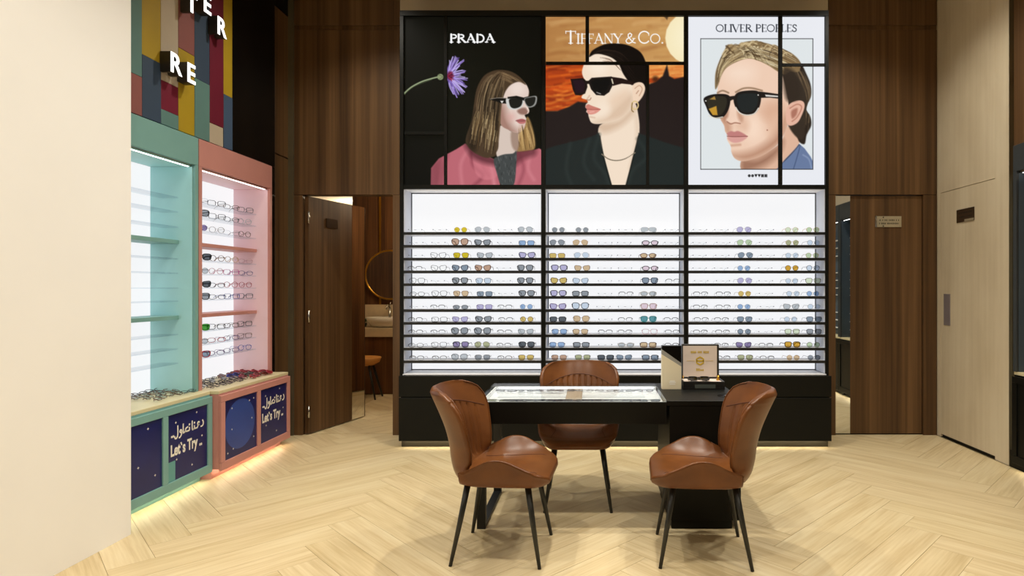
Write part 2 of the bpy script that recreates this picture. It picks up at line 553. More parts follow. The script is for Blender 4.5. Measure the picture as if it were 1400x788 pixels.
# base: plinth, two rows of drawer fronts and the worktop
bx0, bx1 = wx(545, YB), wx(1137, YB)
box('plinth', wx(549, YF), wx(1132, YF), YF, YBK + 0.05, 0.0, 0.073, plain('olive_black_plinth', rgb(56, 50, 38), rough=0.7), disp)
box('base_carcass', bx0 + 0.01, bx1 - 0.01, YB + 0.022, 5.69, 0.0745, wz(514, YB) - 0.012, M_BLACK, disp)
zs = wz(543.8, YB)
box('drawer_front', bx0, bx1, YB, YB + 0.02, 0.062, zs - 0.004, M_BLACK, disp, bev=0.002)
box('drawer_front', bx0, bx1, YB, YB + 0.02, zs + 0.004, wz(514, YB) - 0.002, M_BLACK, disp, bev=0.002)
ZB = Zd(511.5)
box('led_strip', wx(552, YF), wx(1129, YF), YF - 0.03, YF - 0.016, 0.0685, 0.0738, M_LED, disp)
# frame
posts = [(546.5, 551.5), (740, 745.8), (935.2, 941), (1128.6, 1133.2)]
zband0, zband1 = Zd(258.3), Zd(252.7)
for (u0, u1) in posts:
    box('frame_post', Xd(u0), Xd(u1), YF, YBK + 0.04, wz(514, YB) - 0.011, ZTOP - 0.048, M_BLACK, disp, bev=0.0015)
box('top_rail', Xd(546.5), Xd(1133.2), YF, 5.69, ZTOP - 0.047, ZTOP, M_BLACK, disp, bev=0.0015)
SHELF_V = [319.3, 337, 354.5, 372, 389.5, 407, 425, 442.4, 459.5, 477.6, 495]
SH = 0.024
BAYS = [(551.5, 740), (745.8, 935.2), (941, 1128.6)]
M_EDGE = plain('black_shelf_edge', rgb(24, 26, 28), rough=0.4)
M_BORDER = plain('dark_panel_border', rgb(70, 74, 78), rough=0.5)
BAYNAME = ['left', 'middle', 'right']
for bi, (u0, u1) in enumerate(BAYS):
    x0, x1 = Xd(u0), Xd(u1)
    e = 0.0015
    box('mid_rail', x0 + e, x1 - e, YF + 0.002, YBK + 0.035, zband0, zband1, M_BLACK, disp)
    box('back_panel', x0 + 0.014, x1 - 0.014, YBK, YBK + 0.02, ZB + 0.004, zband0 - 0.012, M_PANEL, disp)
    for (a, b) in ((x0 + 0.006, x0 + 0.0135), (x1 - 0.0135, x1 - 0.006)):
        box('panel_border', a, b, YBK - 0.004, YBK + 0.02, ZB + 0.006, zband0 - 0.002, M_BORDER, disp)
    box('panel_border', x0 + 0.014, x1 - 0.014, YBK - 0.004, YBK + 0.02, zband0 - 0.0115, zband0 - 0.002, M_BORDER, disp)
    for (a, b) in ((x0 + 0.0005, x0 + 0.0055), (x1 - 0.0055, x1 - 0.0005)):
        box('side_panel', a, b, YF + 0.01, YBK + 0.02, ZB + 0.004, zband0 - 0.002, M_GREYSIDE, disp)
    box('soffit', x0 + 0.006, x1 - 0.006, YF + 0.03, YBK - 0.005, zband0 - 0.003, zband0 - 0.0005, M_WHITE, disp)
    box('bottom_shelf', x0 + 0.001, x1 - 0.001, YB + 0.03, YBK + 0.02, ZB - 0.008, ZB, M_WHITE, disp)
    box('panel_border', x0 + 0.014, x1 - 0.014, YBK - 0.004, YBK - 0.0005, ZB + 0.004, ZB + 0.014, M_BORDER, disp)
    for v in SHELF_V:
        zc = Zd(v)
        s = box('shelf', x0 + 0.006, x1 - 0.006, YF + 0.008, YBK - 0.005, zc - SH / 2 + 0.002, zc + SH / 2 - 0.001, M_WHITE, disp)
        ed = box('shelf_edge', x0 + 0.001, x1 - 0.001, YF - 0.002, YF + 0.0075, zc - SH / 2, zc + SH / 2, M_EDGE, s)

# ------------------------------------------------------------------ painter for the printed light-box posters
class Painter:
    def __init__(self, u0, u1, v0, v1, k=1.7):
        self.u0, self.u1, self.v0, self.v1 = u0, u1, v0, v1
        self.nx = int((u1 - u0) * k) + 1
        self.ny = int((v1 - v0) * k) + 1
        self.U, self.V = np.meshgrid(np.linspace(u0, u1, self.nx), np.linspace(v0, v1, self.ny))
        self.C = np.zeros((self.ny, self.nx, 3))
    def bg(self, c):
        self.C[:] = np.array(c, float)
    def grad(self, c0, c1, axis='v', a=None, b=None):
        A = self.V if axis == 'v' else self.U
        a = (self.v0 if axis == 'v' else self.u0) if a is None else a
        b = (self.v1 if axis == 'v' else self.u1) if b is None else b
        t = np.clip((A - a) / (b - a), 0, 1)[..., None]
        self.C[:] = np.array(c0, float) * (1 - t) + np.array(c1, float) * t
    def _win(self, pts, pad):
        us = [p[0] for p in pts]; vs_ = [p[1] for p in pts]
        i0 = np.searchsorted(self.U[0], min(us) - pad); i1 = np.searchsorted(self.U[0], max(us) + pad)
        j0 = np.searchsorted(self.V[:, 0], min(vs_) - pad); j1 = np.searchsorted(self.V[:, 0], max(vs_) + pad)
        return slice(j0, j1), slice(i0, i1)
    def _mix(self, sl, a, c):
        a = a[..., None]
        self.C[sl] = self.C[sl] * (1 - a) + np.asarray(c, float) * a
    def poly(self, pts, c, soft=0.7, op=1.0, smooth=True, clip=None, tex=None):
        if smooth:
            pts = spline(pts, True)
        sl = self._win(pts, soft * 2 + 1)
        U, V = self.U[sl], self.V[sl]
        if U.size == 0: return
        d2 = np.full(U.shape, 1e9); ins = np.zeros(U.shape, bool)
        n = len(pts)
        for i in range(n):
            (x0, y0), (x1, y1) = pts[i], pts[(i + 1) % n]
            dx, dy = x1 - x0, y1 - y0
            L = dx * dx + dy * dy + 1e-9
            t = np.clip(((U - x0) * dx + (V - y0) * dy) / L, 0, 1)
            d2 = np.minimum(d2, (U - x0 - t * dx) ** 2 + (V - y0 - t * dy) ** 2)
            if y0 != y1:
                cr = ((y0 > V) != (y1 > V)) & (U < dx * (V - y0) / (y1 - y0) + x0)
                ins ^= cr
        d = np.sqrt(d2) * np.where(ins, -1, 1)
        a = np.clip(0.5 - d / (2 * soft), 0, 1) * op
        if clip is not None: a = a * clip[sl]
        col = c
        if tex is not None: col = np.asarray(c, float) * tex[sl][..., None]
        self._mix(sl, a, col)
        return
    def mask(self, pts, soft=0.7, smooth=True):
        keep = self.C.copy(); self.C[:] = 0
        self.poly(pts, (1, 1, 1), soft, 1.0, smooth)
        m = self.C[..., 0].copy(); self.C = keep
        return m
    def line(self, pts, wd, c, soft=0.5, op=1.0, smooth=True, clip=None, taper=False):
        if smooth and len(pts) > 2:
            pts = spline(pts, False)
        sl = self._win(pts, wd + soft * 2)
        U, V = self.U[sl], self.V[sl]
        if U.size == 0: return
        a = np.zeros(U.shape)
        n = len(pts) - 1
        for i in range(n):
            (x0, y0), (x1, y1) = pts[i], pts[i + 1]
            dx, dy = x1 - x0, y1 - y0
            L = dx * dx + dy * dy + 1e-9
            t = np.clip(((U - x0) * dx + (V - y0) * dy) / L, 0, 1)
            d = np.sqrt((U - x0 - t * dx) ** 2 + (V - y0 - t * dy) ** 2)
            ww = wd
            if taper:
                f = (i + 0.5) / n
                ww = wd * (1 - abs(2 * f - 1) ** 2 * 0.8)
            a = np.maximum(a, np.clip(0.5 - (d - ww / 2) / (2 * soft), 0, 1))
        a *= op
        if clip is not None: a = a * clip[sl]
        self._mix(sl, a, c)
    def disc(self, cx, cy, r, c, soft=0.7, op=1.0, ry=None, clip=None):
        ry = ry or r
        self.poly([(cx + r * math.cos(t), cy + ry * math.sin(t)) for t in np.linspace(0, 2 * math.pi, 20, endpoint=False)], c, soft, op, False, clip)

def spline(p, closed, k=5):
    n = len(p); out = []
    rngi = range(n) if closed else range(n - 1)
    for i in rngi:
        if closed:
            a, b, c, d = p[i - 1], p[i], p[(i + 1) % n], p[(i + 2) % n]
        else:
            a, b, c, d = p[max(i - 1, 0)], p[i], p[i + 1], p[min(i + 2, n - 1)]
        for j in range(k):
            t = j / k
            out.append(tuple(0.5 * (2 * b[q] + (c[q] - a[q]) * t + (2 * a[q] - 5 * b[q] + 4 * c[q] - d[q]) * t * t + (3 * b[q] - a[q] - 3 * c[q] + d[q]) * t ** 3) for q in (0, 1)))
    if not closed: out.append(tuple(p[-1]))
    return out

def arc(cx, cy, rx, ry, a0, a1, n=12):
    return [(cx + rx * math.cos(math.radians(a)), cy + ry * math.sin(math.radians(a))) for a in np.linspace(a0, a1, n)]

# roman capitals as strokes: (points, weight) in a box of height 1; T thick, t thin
def glyphs(T, t, s=True):
    S = lambda x0, x1, y: [([(x0, y), (x1, y)], t)] if s else []
    h = t / 2
    g = {
        'P': (0.66, [([(.16, 0), (.16, 1)], T), ([(.16, 1 - h), (.38, 1 - h)], t), (arc(.36, .74, .25, .26 - h, 90, -90), (T + t) * .5), ([(.16, .48 + h), (.36, .48 + h)], t)] + S(.02, .32, h)),
        'R': (0.80, [([(.16, 0), (.16, 1)], T), ([(.16, 1 - h), (.38, 1 - h)], t), (arc(.36, .76, .24, .24 - h, 90, -90), (T + t) * .5), ([(.16, .52), (.36, .52)], t), ([(.36, .52), (.74, .03)], T * .9)] + S(.02, .32, h) + S(.62, .84, h)),
        'A': (0.86, [([(.10, 0), (.44, 1)], t * 1.3), ([(.42, 1), (.76, 0)], T), ([(.24, .34), (.62, .34)], t)] + S(0, .24, h) + S(.60, .90, h)),
        'D': (0.84, [([(.16, 0), (.16, 1)], T), ([(.16, 1 - h), (.40, 1 - h)], t), ([(.16, h), (.40, h)], t), (arc(.38, .5, .34, .5 - h, 90, -90), (T + t) * .55)] + S(.02, .3, h)),
        'T': (0.74, [([(.36, 0), (.36, 1)], T), ([(.02, 1 - h), (.70, 1 - h)], t), ([(.03, 1), (.03, .80)], t), ([(.69, 1), (.69, .80)], t)] + S(.22, .50, h)),
        'I': (0.34, [([(.17, 0), (.17, 1)], T)] + S(.03, .31, h) + S(.03, .31, 1 - h)),
        'F': (0.60, [([(.16, 0), (.16, 1)], T), ([(.16, 1 - h), (.55, 1 - h)], t), ([(.16, .52), (.45, .52)], t), ([(.55, 1), (.55, .80)], t)] + S(.02, .32, h)),
        'N': (0.86, [([(.12, 0), (.12, 1)], t), ([(.12, 1), (.70, 0)], T), ([(.72, 0), (.72, 1)], t)] + S(.0, .22, h) + S(.60, .84, 1 - h)),
        'Y': (0.78, [([(.04, 1), (.38, .46)], T), ([(.70, 1), (.38, .46)], t), ([(.38, 0), (.38, .48)], T)] + S(.24, .52, h) + S(-.04, .2, 1 - h) + S(.58, .8, 1 - h)),
        'C': (0.84, [(arc(.46, .5, .38, .5 - h, 40, 320, 18), (T + t) * .5), ([(.76, .82), (.76, .66)], t)]),
        'O': (0.94, [(arc(.46, .5, .40, .5 - h, 0, 360, 22), (T + t) * .5)]),
        'L': (0.62, [([(.16, 0), (.16, 1)], T), ([(.16, h), (.58, h)], t), ([(.58, 0), (.58, .2)], t)] + S(.02, .30, 1 - h)),
        'V': (0.80, [([(.04, 1), (.40, 0)], T), ([(.40, 0), (.74, 1)], t)] + S(-.06, .18, 1 - h) + S(.62, .84, 1 - h)),
        'E': (0.64, [([(.16, 0), (.16, 1)], T), ([(.16, 1 - h), (.56, 1 - h)], t), ([(.16, .52), (.46, .52)], t), ([(.16, h), (.58, h)], t), ([(.56, 1), (.56, .82)], t), ([(.58, 0), (.58, .18)], t)]),
        'S': (0.60, [([(.50, .80), (.44, .94), (.28, .98), (.12, .88), (.12, .70), (.28, .56), (.44, .44), (.50, .26), (.40, .06), (.24, .02), (.08, .10), (.06, .24)], (T + t) * .55)]),
        '&': (0.86, [([(.80, .06), (.62, .12), (.24, .62), (.24, .86), (.38, .98), (.52, .86), (.48, .68), (.14, .42), (.06, .24), (.14, .06), (.32, .02), (.54, .14), (.70, .46)], (T + t) * .5), ([(.58, .48), (.80, .48)], t)]),
        '.': (0.30, [([(.14, .06), (.15, .07)], T * 1.1)]),
        ' ': (0.36, []),
    }
    return g

def write(P, text, u0, u1, v_top, v_bot, c, T=0.2, t=0.09, scales=None, soft=0.35):
    g = glyphs(T, t)
    hgt = v_bot - v_top
    sc = scales or [1.0] * len(text)
    total = sum(g[ch][0] * s for ch, s in zip(text, sc))
    kx = (u1 - u0) / total
    u = u0
    for ch, s in zip(text, sc):
        wdt, st = g[ch]
        for (pts, wd) in st:
            q = [(u + p[0] * kx * s, v_bot - p[1] * hgt * s) for p in pts]
            P.line(q, max(wd * (kx + hgt) * 0.5 * s, 0.55), c, soft, 1.0, smooth=False)
        u += wdt * kx * s

def strands(P, paths, n, cols, wd, clip=None, jit=1.5, op=0.6):
    """hair: many fine lines between two guide lines"""
    A, B = spline(paths[0], False), spline(paths[1], False)
    m = 14
    ia = [A[int(i * (len(A) - 1) / (m - 1))] for i in range(m)]
    ib = [B[int(i * (len(B) - 1) / (m - 1))] for i in range(m)]
    for k in range(n):
        f = random.random()
        s0 = random.random() * 0.5; s1 = s0 + 0.3 + random.random() * 0.5
        j = random.uniform(-jit, jit)
        pts = [(ia[i][0] * (1 - f) + ib[i][0] * f + j * math.sin(i * .5 + k), ia[i][1] * (1 - f) + ib[i][1] * f) for i in range(m) if s0 <= i / (m - 1) <= s1]
        if len(pts) < 3: continue
        P.line(pts, wd * random.uniform(0.5, 1.3), random.choice(cols), 0.5, op * random.uniform(0.5, 1), False, clip, taper=True)

M_POSTER = None
def poster_material():
    global M_POSTER
    if M_POSTER is None:
        m, nt, b = nodes_of('backlit_print')
        at = nt.nodes.new('ShaderNodeAttribute')
        at.attribute_name = 'ink'
        b.inputs['Base Color'].default_value = (0.006, 0.006, 0.006, 1)
        b.inputs['Roughness'].default_value = 0.35
        b.inputs['Specular IOR Level'].default_value = 0.03
        nt.links.new(at.outputs['Color'], b.inputs['Emission Color'])
        b.inputs['Emission Strength'].default_value = 1.0
        M_POSTER = m
    return M_POSTER

def print_sheet(name, P, y, parent):
    U = P.U.ravel(); V = P.V.ravel()
    N = len(U)
    off = wloc(parent)
    co = np.empty((N, 3))
    co[:, 0] = (U - PX) * y / F - off.x
    co[:, 1] = y - off.y
    co[:, 2] = H - (V - PY) * y / F - off.z
    nx, ny = P.nx, P.ny
    i = np.arange(ny - 1)[:, None] * nx + np.arange(nx - 1)[None, :]
    quads = np.stack([i, i + nx, i + nx + 1, i + 1], -1).reshape(-1, 4)
    me = bpy.data.meshes.new(name)
    me.vertices.add(N)
    me.vertices.foreach_set('co', co.ravel())
    nq = len(quads)
    me.loops.add(nq * 4)
    me.loops.foreach_set('vertex_index', quads.ravel().astype(np.int32))
    me.polygons.add(nq)
    me.polygons.foreach_set('loop_start', np.arange(0, nq * 4, 4, dtype=np.int32))
    me.update(calc_edges=True)
    ca = me.color_attributes.new('ink', 'FLOAT_COLOR', 'POINT')
    c = np.clip(P.C.reshape(-1, 3) / 255.0, 0, 1)
    c = np.where(c <= 0.04045, c / 12.92, ((c + 0.055) / 1.055) ** 2.4)
    ca.data.foreach_set('color', np.concatenate([c, np.ones((N, 1))], 1).ravel().astype(np.float32))
    return link(name, me, poster_material(), parent)
# ------------------------------------------------------------------ the three backlit posters
YP = 5.315
PV0, PV1 = 21.3, 252.9

def paint_pink_coat():
    P = Painter(551.8, 739.8, PV0, PV1)
    P.bg((11, 11, 8))
    P.disc(640, 120, 90, (19, 19, 12), 60, 0.9)
    P.disc(690, 230, 60, (20, 20, 11), 50, 0.8)
    write(P, 'PRADA', 614.5, 676.5, 47, 58, (250, 250, 250), T=0.21, t=0.08, soft=0.25)
    # flower on its stem
    P.line([(552, 128.5), (562, 119.5), (576, 112), (590, 107.5), (600, 105)], 1.9, (150, 162, 126), 0.5)
    P.line([(553, 129), (566, 118.4), (590, 109)], 0.6, (86, 98, 66), 0.4)
    P.disc(602, 105.2, 4.2, (139, 150, 112), 0.7, 1, 4.2)
    P.line([(600, 102.5), (605, 105), (601, 108)], 0.7, (84, 92, 60), 0.4)
    for (tu, tv) in [(612, 91), (617, 84), (621, 78), (626, 80), (632, 84), (627, 90), (634, 97), (629, 101), (637, 108), (634, 113), (636, 118), (630, 122), (633, 128), (626, 131), (621, 129), (619, 120), (614, 112)]:
        for k in range(5):
            a, b = tu + random.uniform(-2.5, 2.5), tv + random.uniform(-2.5, 2.5)
            P.line([(612.5, 104 + random.uniform(-3, 3)), ((612 + a) / 2 + random.uniform(-2, 2), (104 + b) / 2 + random.uniform(-2, 2)), (a, b)], 1.2, random.choice([(142, 118, 196), (168, 146, 222), (110, 86, 166), (196, 180, 236)]), 0.45, 0.9)
    P.disc(615.5, 103.5, 4.5, (96, 22, 48), 1.5, 0.9, 6)
    for k in range(9):
        P.line([(612, 104), (612 + random.uniform(3, 9), 104 + random.uniform(-7, 7))], 0.8, random.choice([(150, 40, 70), (60, 10, 30)]), 0.4)
    # hair mass behind
    hair = [(682, 96), (670, 99), (660.5, 106), (652, 122), (648, 145), (645, 165), (637, 190), (641, 203), (650, 211), (666, 216), (682, 210), (690, 190), (700, 170), (722, 140), (722, 122), (711, 106), (698, 98)]
    P.poly(hair, (70, 54, 38), 1.2)
    hr = [(706, 178), (716, 168), (722, 160), (729, 178), (732, 199), (727, 207), (716, 209), (706, 205)]
    P.poly(hr, (150, 118, 72), 1.2)
    mh = P.mask(hair, 1.2); mr = P.mask(hr, 1.2)
    # neck, sweater
    P.poly([(684, 172), (700, 180), (711, 178), (707, 205), (702, 213), (681, 216), (679, 196)], (214, 196, 184), 0.8)
    P.poly([(699, 180), (711, 178), (708, 206), (700, 200)], (150, 122, 106), 1.6, 0.8)
    # coat
    coat = [(589, 254), (589.5, 230), (600, 217), (612, 210.5), (624, 204), (636, 196.5), (650, 206), (668, 215), (678, 219), (684, 254)]
    P.poly(coat, (186, 102, 113), 0.8, smooth=False)
    P.poly([(700, 254), (704, 222), (706, 208), (716, 208), (728, 206), (737, 203), (741, 205), (741, 254)], (190, 106, 117), 0.8, smooth=False)
    mc = np.maximum(P.mask(coat, 0.8, False), P.mask([(700, 254), (704, 222), (706, 208), (741, 203), (741, 254)], 0.8, False))
    for (q, c, o) in [([(612, 212), (606, 232), (604, 254)], (140, 66, 80), .7), ([(644, 205), (647, 226), (660, 240), (648, 254)], (120, 50, 64), .8), ([(668, 215), (673, 235), (676, 254)], (232, 158, 166), .8),
                      ([(640, 205), (630, 225), (632, 254)], (224, 146, 154), .6), ([(710, 210), (716, 232), (708, 254)], (128, 56, 70), .7), ([(726, 208), (722, 230), (730, 246)], (228, 150, 158), .6), ([(596, 226), (598, 254)], (160, 80, 92), .6), ([(657, 212), (662, 232), (668, 240)], (150, 72, 86), .7)]:
        P.line(q, 3.0, c, 3.0, o * .8, clip=mc)
    P.poly([(648, 206), (676, 218), (680, 240), (664, 246), (650, 236)], (212, 126, 136), 1.2, 0.6, clip=mc)
    P.poly([(634, 194), (652, 204), (680, 216), (684, 226), (664, 224), (644, 214)], (84, 38, 46), 4, .8, clip=mc)
    P.poly([(704, 206), (730, 202), (732, 212), (716, 218), (704, 226)], (96, 44, 52), 4, .75, clip=mc)
    P.poly([(586, 232), (600, 216), (606, 222), (600, 256), (586, 256)], (120, 58, 68), 5, .6, clip=mc)
    sweater = [(675, 219), (681, 214), (690, 211), (701, 210), (706, 207), (706, 222), (702, 254), (686, 254), (679, 236)]
    P.poly(sweater, (66, 70, 70), 0.8)
    ms = P.mask(sweater)
    for k in range(60):
        u, v = random.uniform(674, 706), random.uniform(208, 252)
        P.line([(u, v), (u + random.uniform(-.6, .6), v + 3)], 0.8, random.choice([(90, 95, 94), (44, 47, 47), (104, 108, 106)]), 0.4, 0.7, clip=ms)
    # face
    face = [(703, 112), (712, 110), (719, 115), (723, 124), (722, 133), (721, 142), (723.5, 151), (722, 155), (717.5, 157.5), (719.5, 162), (719, 165), (718.5, 169), (717, 174), (714, 179), (706, 181.5), (696, 178), (686, 172), (682.5, 158), (684, 143), (688, 128), (694, 118)]
    P.poly(face, (226, 205, 194), 0.7)
    mf = P.mask(face)
    P.poly([(682, 140), (690, 145), (694, 160), (700, 172), (708, 181), (694, 182), (680, 172)], (150, 106, 92), 6.0, 0.8, clip=mf)
    P.disc(699, 160, 6, (216, 160, 152), 4, 0.5, clip=mf)
    P.disc(707, 121, 9, (240, 224, 214), 5, 0.6, clip=mf)
    P.poly([(712, 148), (719, 148), (722, 156), (712, 156.5), (707, 152)], (120, 78, 66), 1.5, 0.75, clip=mf)
    P.line([(720, 146), (722.6, 152), (721, 155)], 1.2, (240, 216, 204), 0.6, .9, clip=mf)
    P.poly([(705.5, 164.6), (712, 162.6), (716, 163), (719, 165), (712, 166)], (168, 92, 92), 0.6)
    P.poly([(706, 165.6), (712, 166.2), (718.6, 165.6), (717, 169), (711, 169.4)], (190, 112, 110), 0.6)
    P.line([(705, 165.2), (712, 166), (718, 165.3)], 0.6, (96, 46, 46), 0.4)
    P.poly([(710, 171), (718, 170), (716, 178), (708, 180)], (206, 172, 158), 2, .6, clip=mf)
    # front hair over the temple, with strands
    fr = [(682, 96), (698, 98), (711, 106), (719, 116), (710, 112), (700, 115), (693, 122), (688, 133), (685, 150), (684, 170), (682, 190), (680, 206), (668, 216), (652, 211), (641, 202), (637, 191), (645, 165), (648, 145), (652, 122), (660, 106), (670, 99)]
    P.poly(fr, (74, 57, 40), 0.9)
    mfr = P.mask(fr, 0.9)
    P.poly([(660, 126), (684, 126), (688, 136), (682, 152), (672, 160), (660, 150)], (20, 15, 10), 6, 0.9, clip=mfr)
    P.poly([(644, 165), (652, 150), (656, 178), (650, 205), (640, 200)], (34, 26, 18), 5, 0.8, clip=mfr)
    strands(P, ([(684, 97), (664, 108), (655, 130), (650, 160), (640, 195)], [(690, 98), (690, 116), (685, 140), (683, 170), (680, 206)]), 170, [(136, 112, 84), (40, 30, 20), (176, 150, 112), (34, 26, 17), (100, 80, 56), (28, 20, 13)], 1.4, mfr)
    strands(P, ([(652, 150), (646, 170), (642, 200)], [(683, 150), (681, 180), (676, 212)]), 80, [(190, 160, 112), (214, 188, 140), (96, 72, 44), (36, 27, 17), (50, 38, 24)], 1.6, mfr)
    strands(P, ([(684, 97), (700, 104), (718, 117)], [(678, 104), (690, 110), (700, 115)]), 26, [(150, 122, 86), (180, 150, 110), (90, 70, 48)], 1.0, mfr)
    strands(P, ([(710, 176), (710, 190), (712, 206)], [(722, 162), (728, 180), (731, 202)]), 50, [(204, 168, 108), (74, 54, 30), (160, 124, 76), (222, 188, 130), (50, 36, 20)], 1.5, mr)
    # sunglasses
    P.poly([(669, 136), (680, 133.8), (693, 134.5), (695, 142), (686, 141.5), (678, 138.5)], (20, 19, 17), 0.6, smooth=False)
    P.line([(670, 135.6), (681, 133.9), (693, 134.2)], 0.7, (150, 140, 128), 0.4)
    P.poly([(684, 138), (688.5, 138), (686.3, 141.6)], (224, 222, 216), 0.4, smooth=False)
    P.poly([(692.5, 134.6), (704, 132.6), (714.5, 134.5), (716, 140), (712.5, 147), (704, 150), (696, 148.6), (692.6, 143)], (206, 206, 202), 0.6)
    P.poly([(696.5, 135.6), (705, 134.2), (713.4, 135.8), (714, 141), (711, 146), (704, 148.4), (698.6, 146.6), (696.2, 141)], (30, 30, 26), 0.6)
    P.poly([(694, 132.6), (706, 131), (716, 133.4), (722, 131.8), (734.5, 131), (734, 134.4), (716, 137.6), (705, 134.6), (694, 135.2)], (20, 20, 18), 0.6, smooth=False)
    P.poly([(717, 135), (724, 132.5), (733.4, 131.6), (733.6, 140), (730, 145.4), (722.6, 147), (718.2, 142)], (150, 150, 146), 0.6)
    P.poly([(717.8, 135.4), (724, 133.4), (731.6, 132.8), (731.6, 139), (728.6, 144), (723, 145.6), (719, 141.4)], (32, 32, 28), 0.6)
    return P

def paint_dark_jacket():
    P = Painter(745.6, 935.4, PV0, PV1)
    P.grad((176, 124, 70), (206, 158, 96), 'u')
    for k in range(110):
        u, v = random.uniform(740, 935), random.uniform(18, 90)
        P.line([(u, v), (u + 20, v - random.uniform(0, 6)), (u + 46, v - random.uniform(0, 10))], random.uniform(1, 4), random.choice([(206, 160, 96), (148, 92, 48), (190, 136, 78), (222, 182, 124)]), 3, 0.35)
    sky = P.mask([(740, 86), (940, 86), (940, 110), (884, 112), (800, 150), (740, 153)], 2, False)
    P.poly([(740, 86), (940, 86), (940, 112), (880, 114), (800, 150), (740, 153)], (176, 66, 24), 1.5, 1, False)
    for k in range(90):
        u, v = random.uniform(735, 800), random.uniform(88, 154)
        P.line([(u, v), (u + 14, v + random.uniform(-4, 2)), (u + 30, v + random.uniform(-7, 0))], random.uniform(1, 3.4), random.choice([(232, 110, 34), (110, 34, 18), (246, 146, 54), (148, 52, 22), (220, 88, 28)]), 1.6, 0.5, clip=sky)
    P.poly([(884, 86), (940, 86), (940, 106), (884, 106)], (226, 146, 74), 2, 1, False)
    for k in range(26):
        u = random.uniform(885, 935); v = random.uniform(88, 106)
        P.line([(u, v), (u + 14, v - 1)], 2, random.choice([(246, 178, 96), (208, 104, 44)]), 1.5, 0.5)
    P.poly([(740, 152), (762, 152), (778, 146), (790, 139), (806, 141), (830, 150), (880, 118), (896, 112), (906, 104), (912, 88), (915, 104), (922, 108), (940, 104), (940, 256), (740, 256)], (36, 28, 27), 1.2, 1, False)
    P.disc(896, 108, 4, (60, 34, 20), 2, .8)
    P.disc(946, 52, 36.5, (246, 232, 190), 0.9)
    P.disc(950, 50, 24, (252, 244, 214), 14, .7)
    P.poly([(905, 20), (915, 20), (912, 27)], (60, 44, 30), 1, .8, False)
    write(P, 'TIFFANY & CO.', 773, 908, 42.5, 59.5, (250, 248, 244), T=0.13, t=0.05, soft=0.3, scales=[1, .78, .78, .78, .78, .78, .78, .5, .85, .3, 1, .78, .78])
    # neck and chest
    skin = (242, 222, 200)
    P.poly([(820, 172), (846, 160), (866, 140), (873, 160), (873.5, 186), (864, 220), (856, 256), (835, 256), (826, 218), (820, 194)], skin, 0.8)
    mn = P.mask([(820, 172), (846, 160), (866, 140), (873, 160), (873.5, 186), (864, 220), (856, 256), (835, 256), (826, 218), (820, 194)])
    P.poly([(816, 170), (846, 164), (866, 145), (868, 154), (850, 172), (826, 182)], (204, 172, 144), 5, .7, clip=mn)
    P.line([(870, 160), (871, 190), (862, 230)], 3, (214, 186, 160), 4, .6, clip=mn)
    # jacket
    for q in ([(744, 256), (744, 205), (758, 200), (782, 194), (806, 188), (819, 182), (822, 200), (830, 230), (837, 256)], [(855, 256), (863, 226), (872, 192), (873, 182), (888, 187), (910, 195), (937, 203), (937, 256)]):
        P.poly(q, (33, 40, 39), 0.9, smooth=False)
    for q in ([(819, 184), (812, 216), (826, 236), (833, 254)], [(872, 190), (884, 214), (866, 232), (858, 254)], [(780, 196), (774, 230), (782, 254)], [(806, 190), (798, 222), (812, 246)]):
        P.line(q, 3.0, (46, 55, 53), 3.0, .7)
    P.line([(820, 186), (826, 218), (836, 254)], 1.6, (18, 22, 20), .8, .9)
    P.line([(873, 186), (864, 222), (856, 254)], 1.6, (18, 22, 20), .8, .9)
    # head
    face = [(806, 75), (816, 70), (832, 72), (846, 82), (856, 98), (866, 116), (868, 136), (864, 147), (850, 160), (836, 166), (820, 169.5), (809, 168), (805, 160), (804, 155), (801.5, 153), (803, 149), (800.5, 147), (801, 143), (803.5, 140), (802, 136.5), (796, 134.5), (795.5, 131.5), (800.5, 124), (800, 112), (796.5, 103), (796, 96), (800, 84)]
    P.poly(face, skin, 0.7)
    mf = P.mask(face)
    P.poly([(850, 162), (866, 140), (862, 128), (846, 140), (826, 160), (812, 169)], (212, 180, 152), 6, .7, clip=mf)
    P.poly([(836, 132), (858, 122), (852, 138), (834, 146)], (230, 198, 170), 6, .6, clip=mf)
    P.disc(824, 150, 10, (246, 228, 208), 5, .7, clip=mf)
    P.disc(818, 90, 12, (248, 234, 216), 6, .7, clip=mf)
    P.line([(802, 136.4), (806, 136.8), (808, 134)], 1.1, (150, 104, 84), .7, .9)
    P.line([(806, 131), (803, 135)], 1.5, (206, 166, 140), 1, .8, clip=mf)
    hairp = [(805.5, 78), (809, 70), (819, 63.6), (830, 60), (842, 59.4), (856, 61), (868, 66), (877, 73), (883, 86), (885, 102), (883.5, 120), (876, 124), (868, 116), (863, 116), (856, 107), (851, 99), (846, 88), (838, 80), (826, 75), (814, 74)]
    P.poly(hairp, (18, 13, 11), 0.8)
    mh = P.mask(hairp)
    strands(P, ([(807, 75), (824, 66), (850, 70), (874, 100)], [(822, 75), (842, 80), (856, 98), (872, 120)]), 50, [(44, 31, 25), (58, 42, 33), (10, 7, 6)], 0.9, mh, .6, .5)
    strands(P, ([(818, 78), (832, 80), (842, 88)], [(826, 86), (840, 88), (850, 98)]), 22, [(96, 70, 56), (140, 108, 88)], 0.7, mf, .5, .6)
    # ear, hoop, necklace
    P.poly([(865, 117), (872, 112.6), (879, 114), (882, 121), (879, 131), (872, 140), (867, 141), (865, 130)], (240, 212, 186), 0.7)
    P.line([(868, 121), (874, 117), (878, 122), (874, 131)], 1.1, (190, 146, 118), .6, .9)
    P.line([(870, 128), (873, 124)], 1.2, (170, 124, 98), .6, .8)
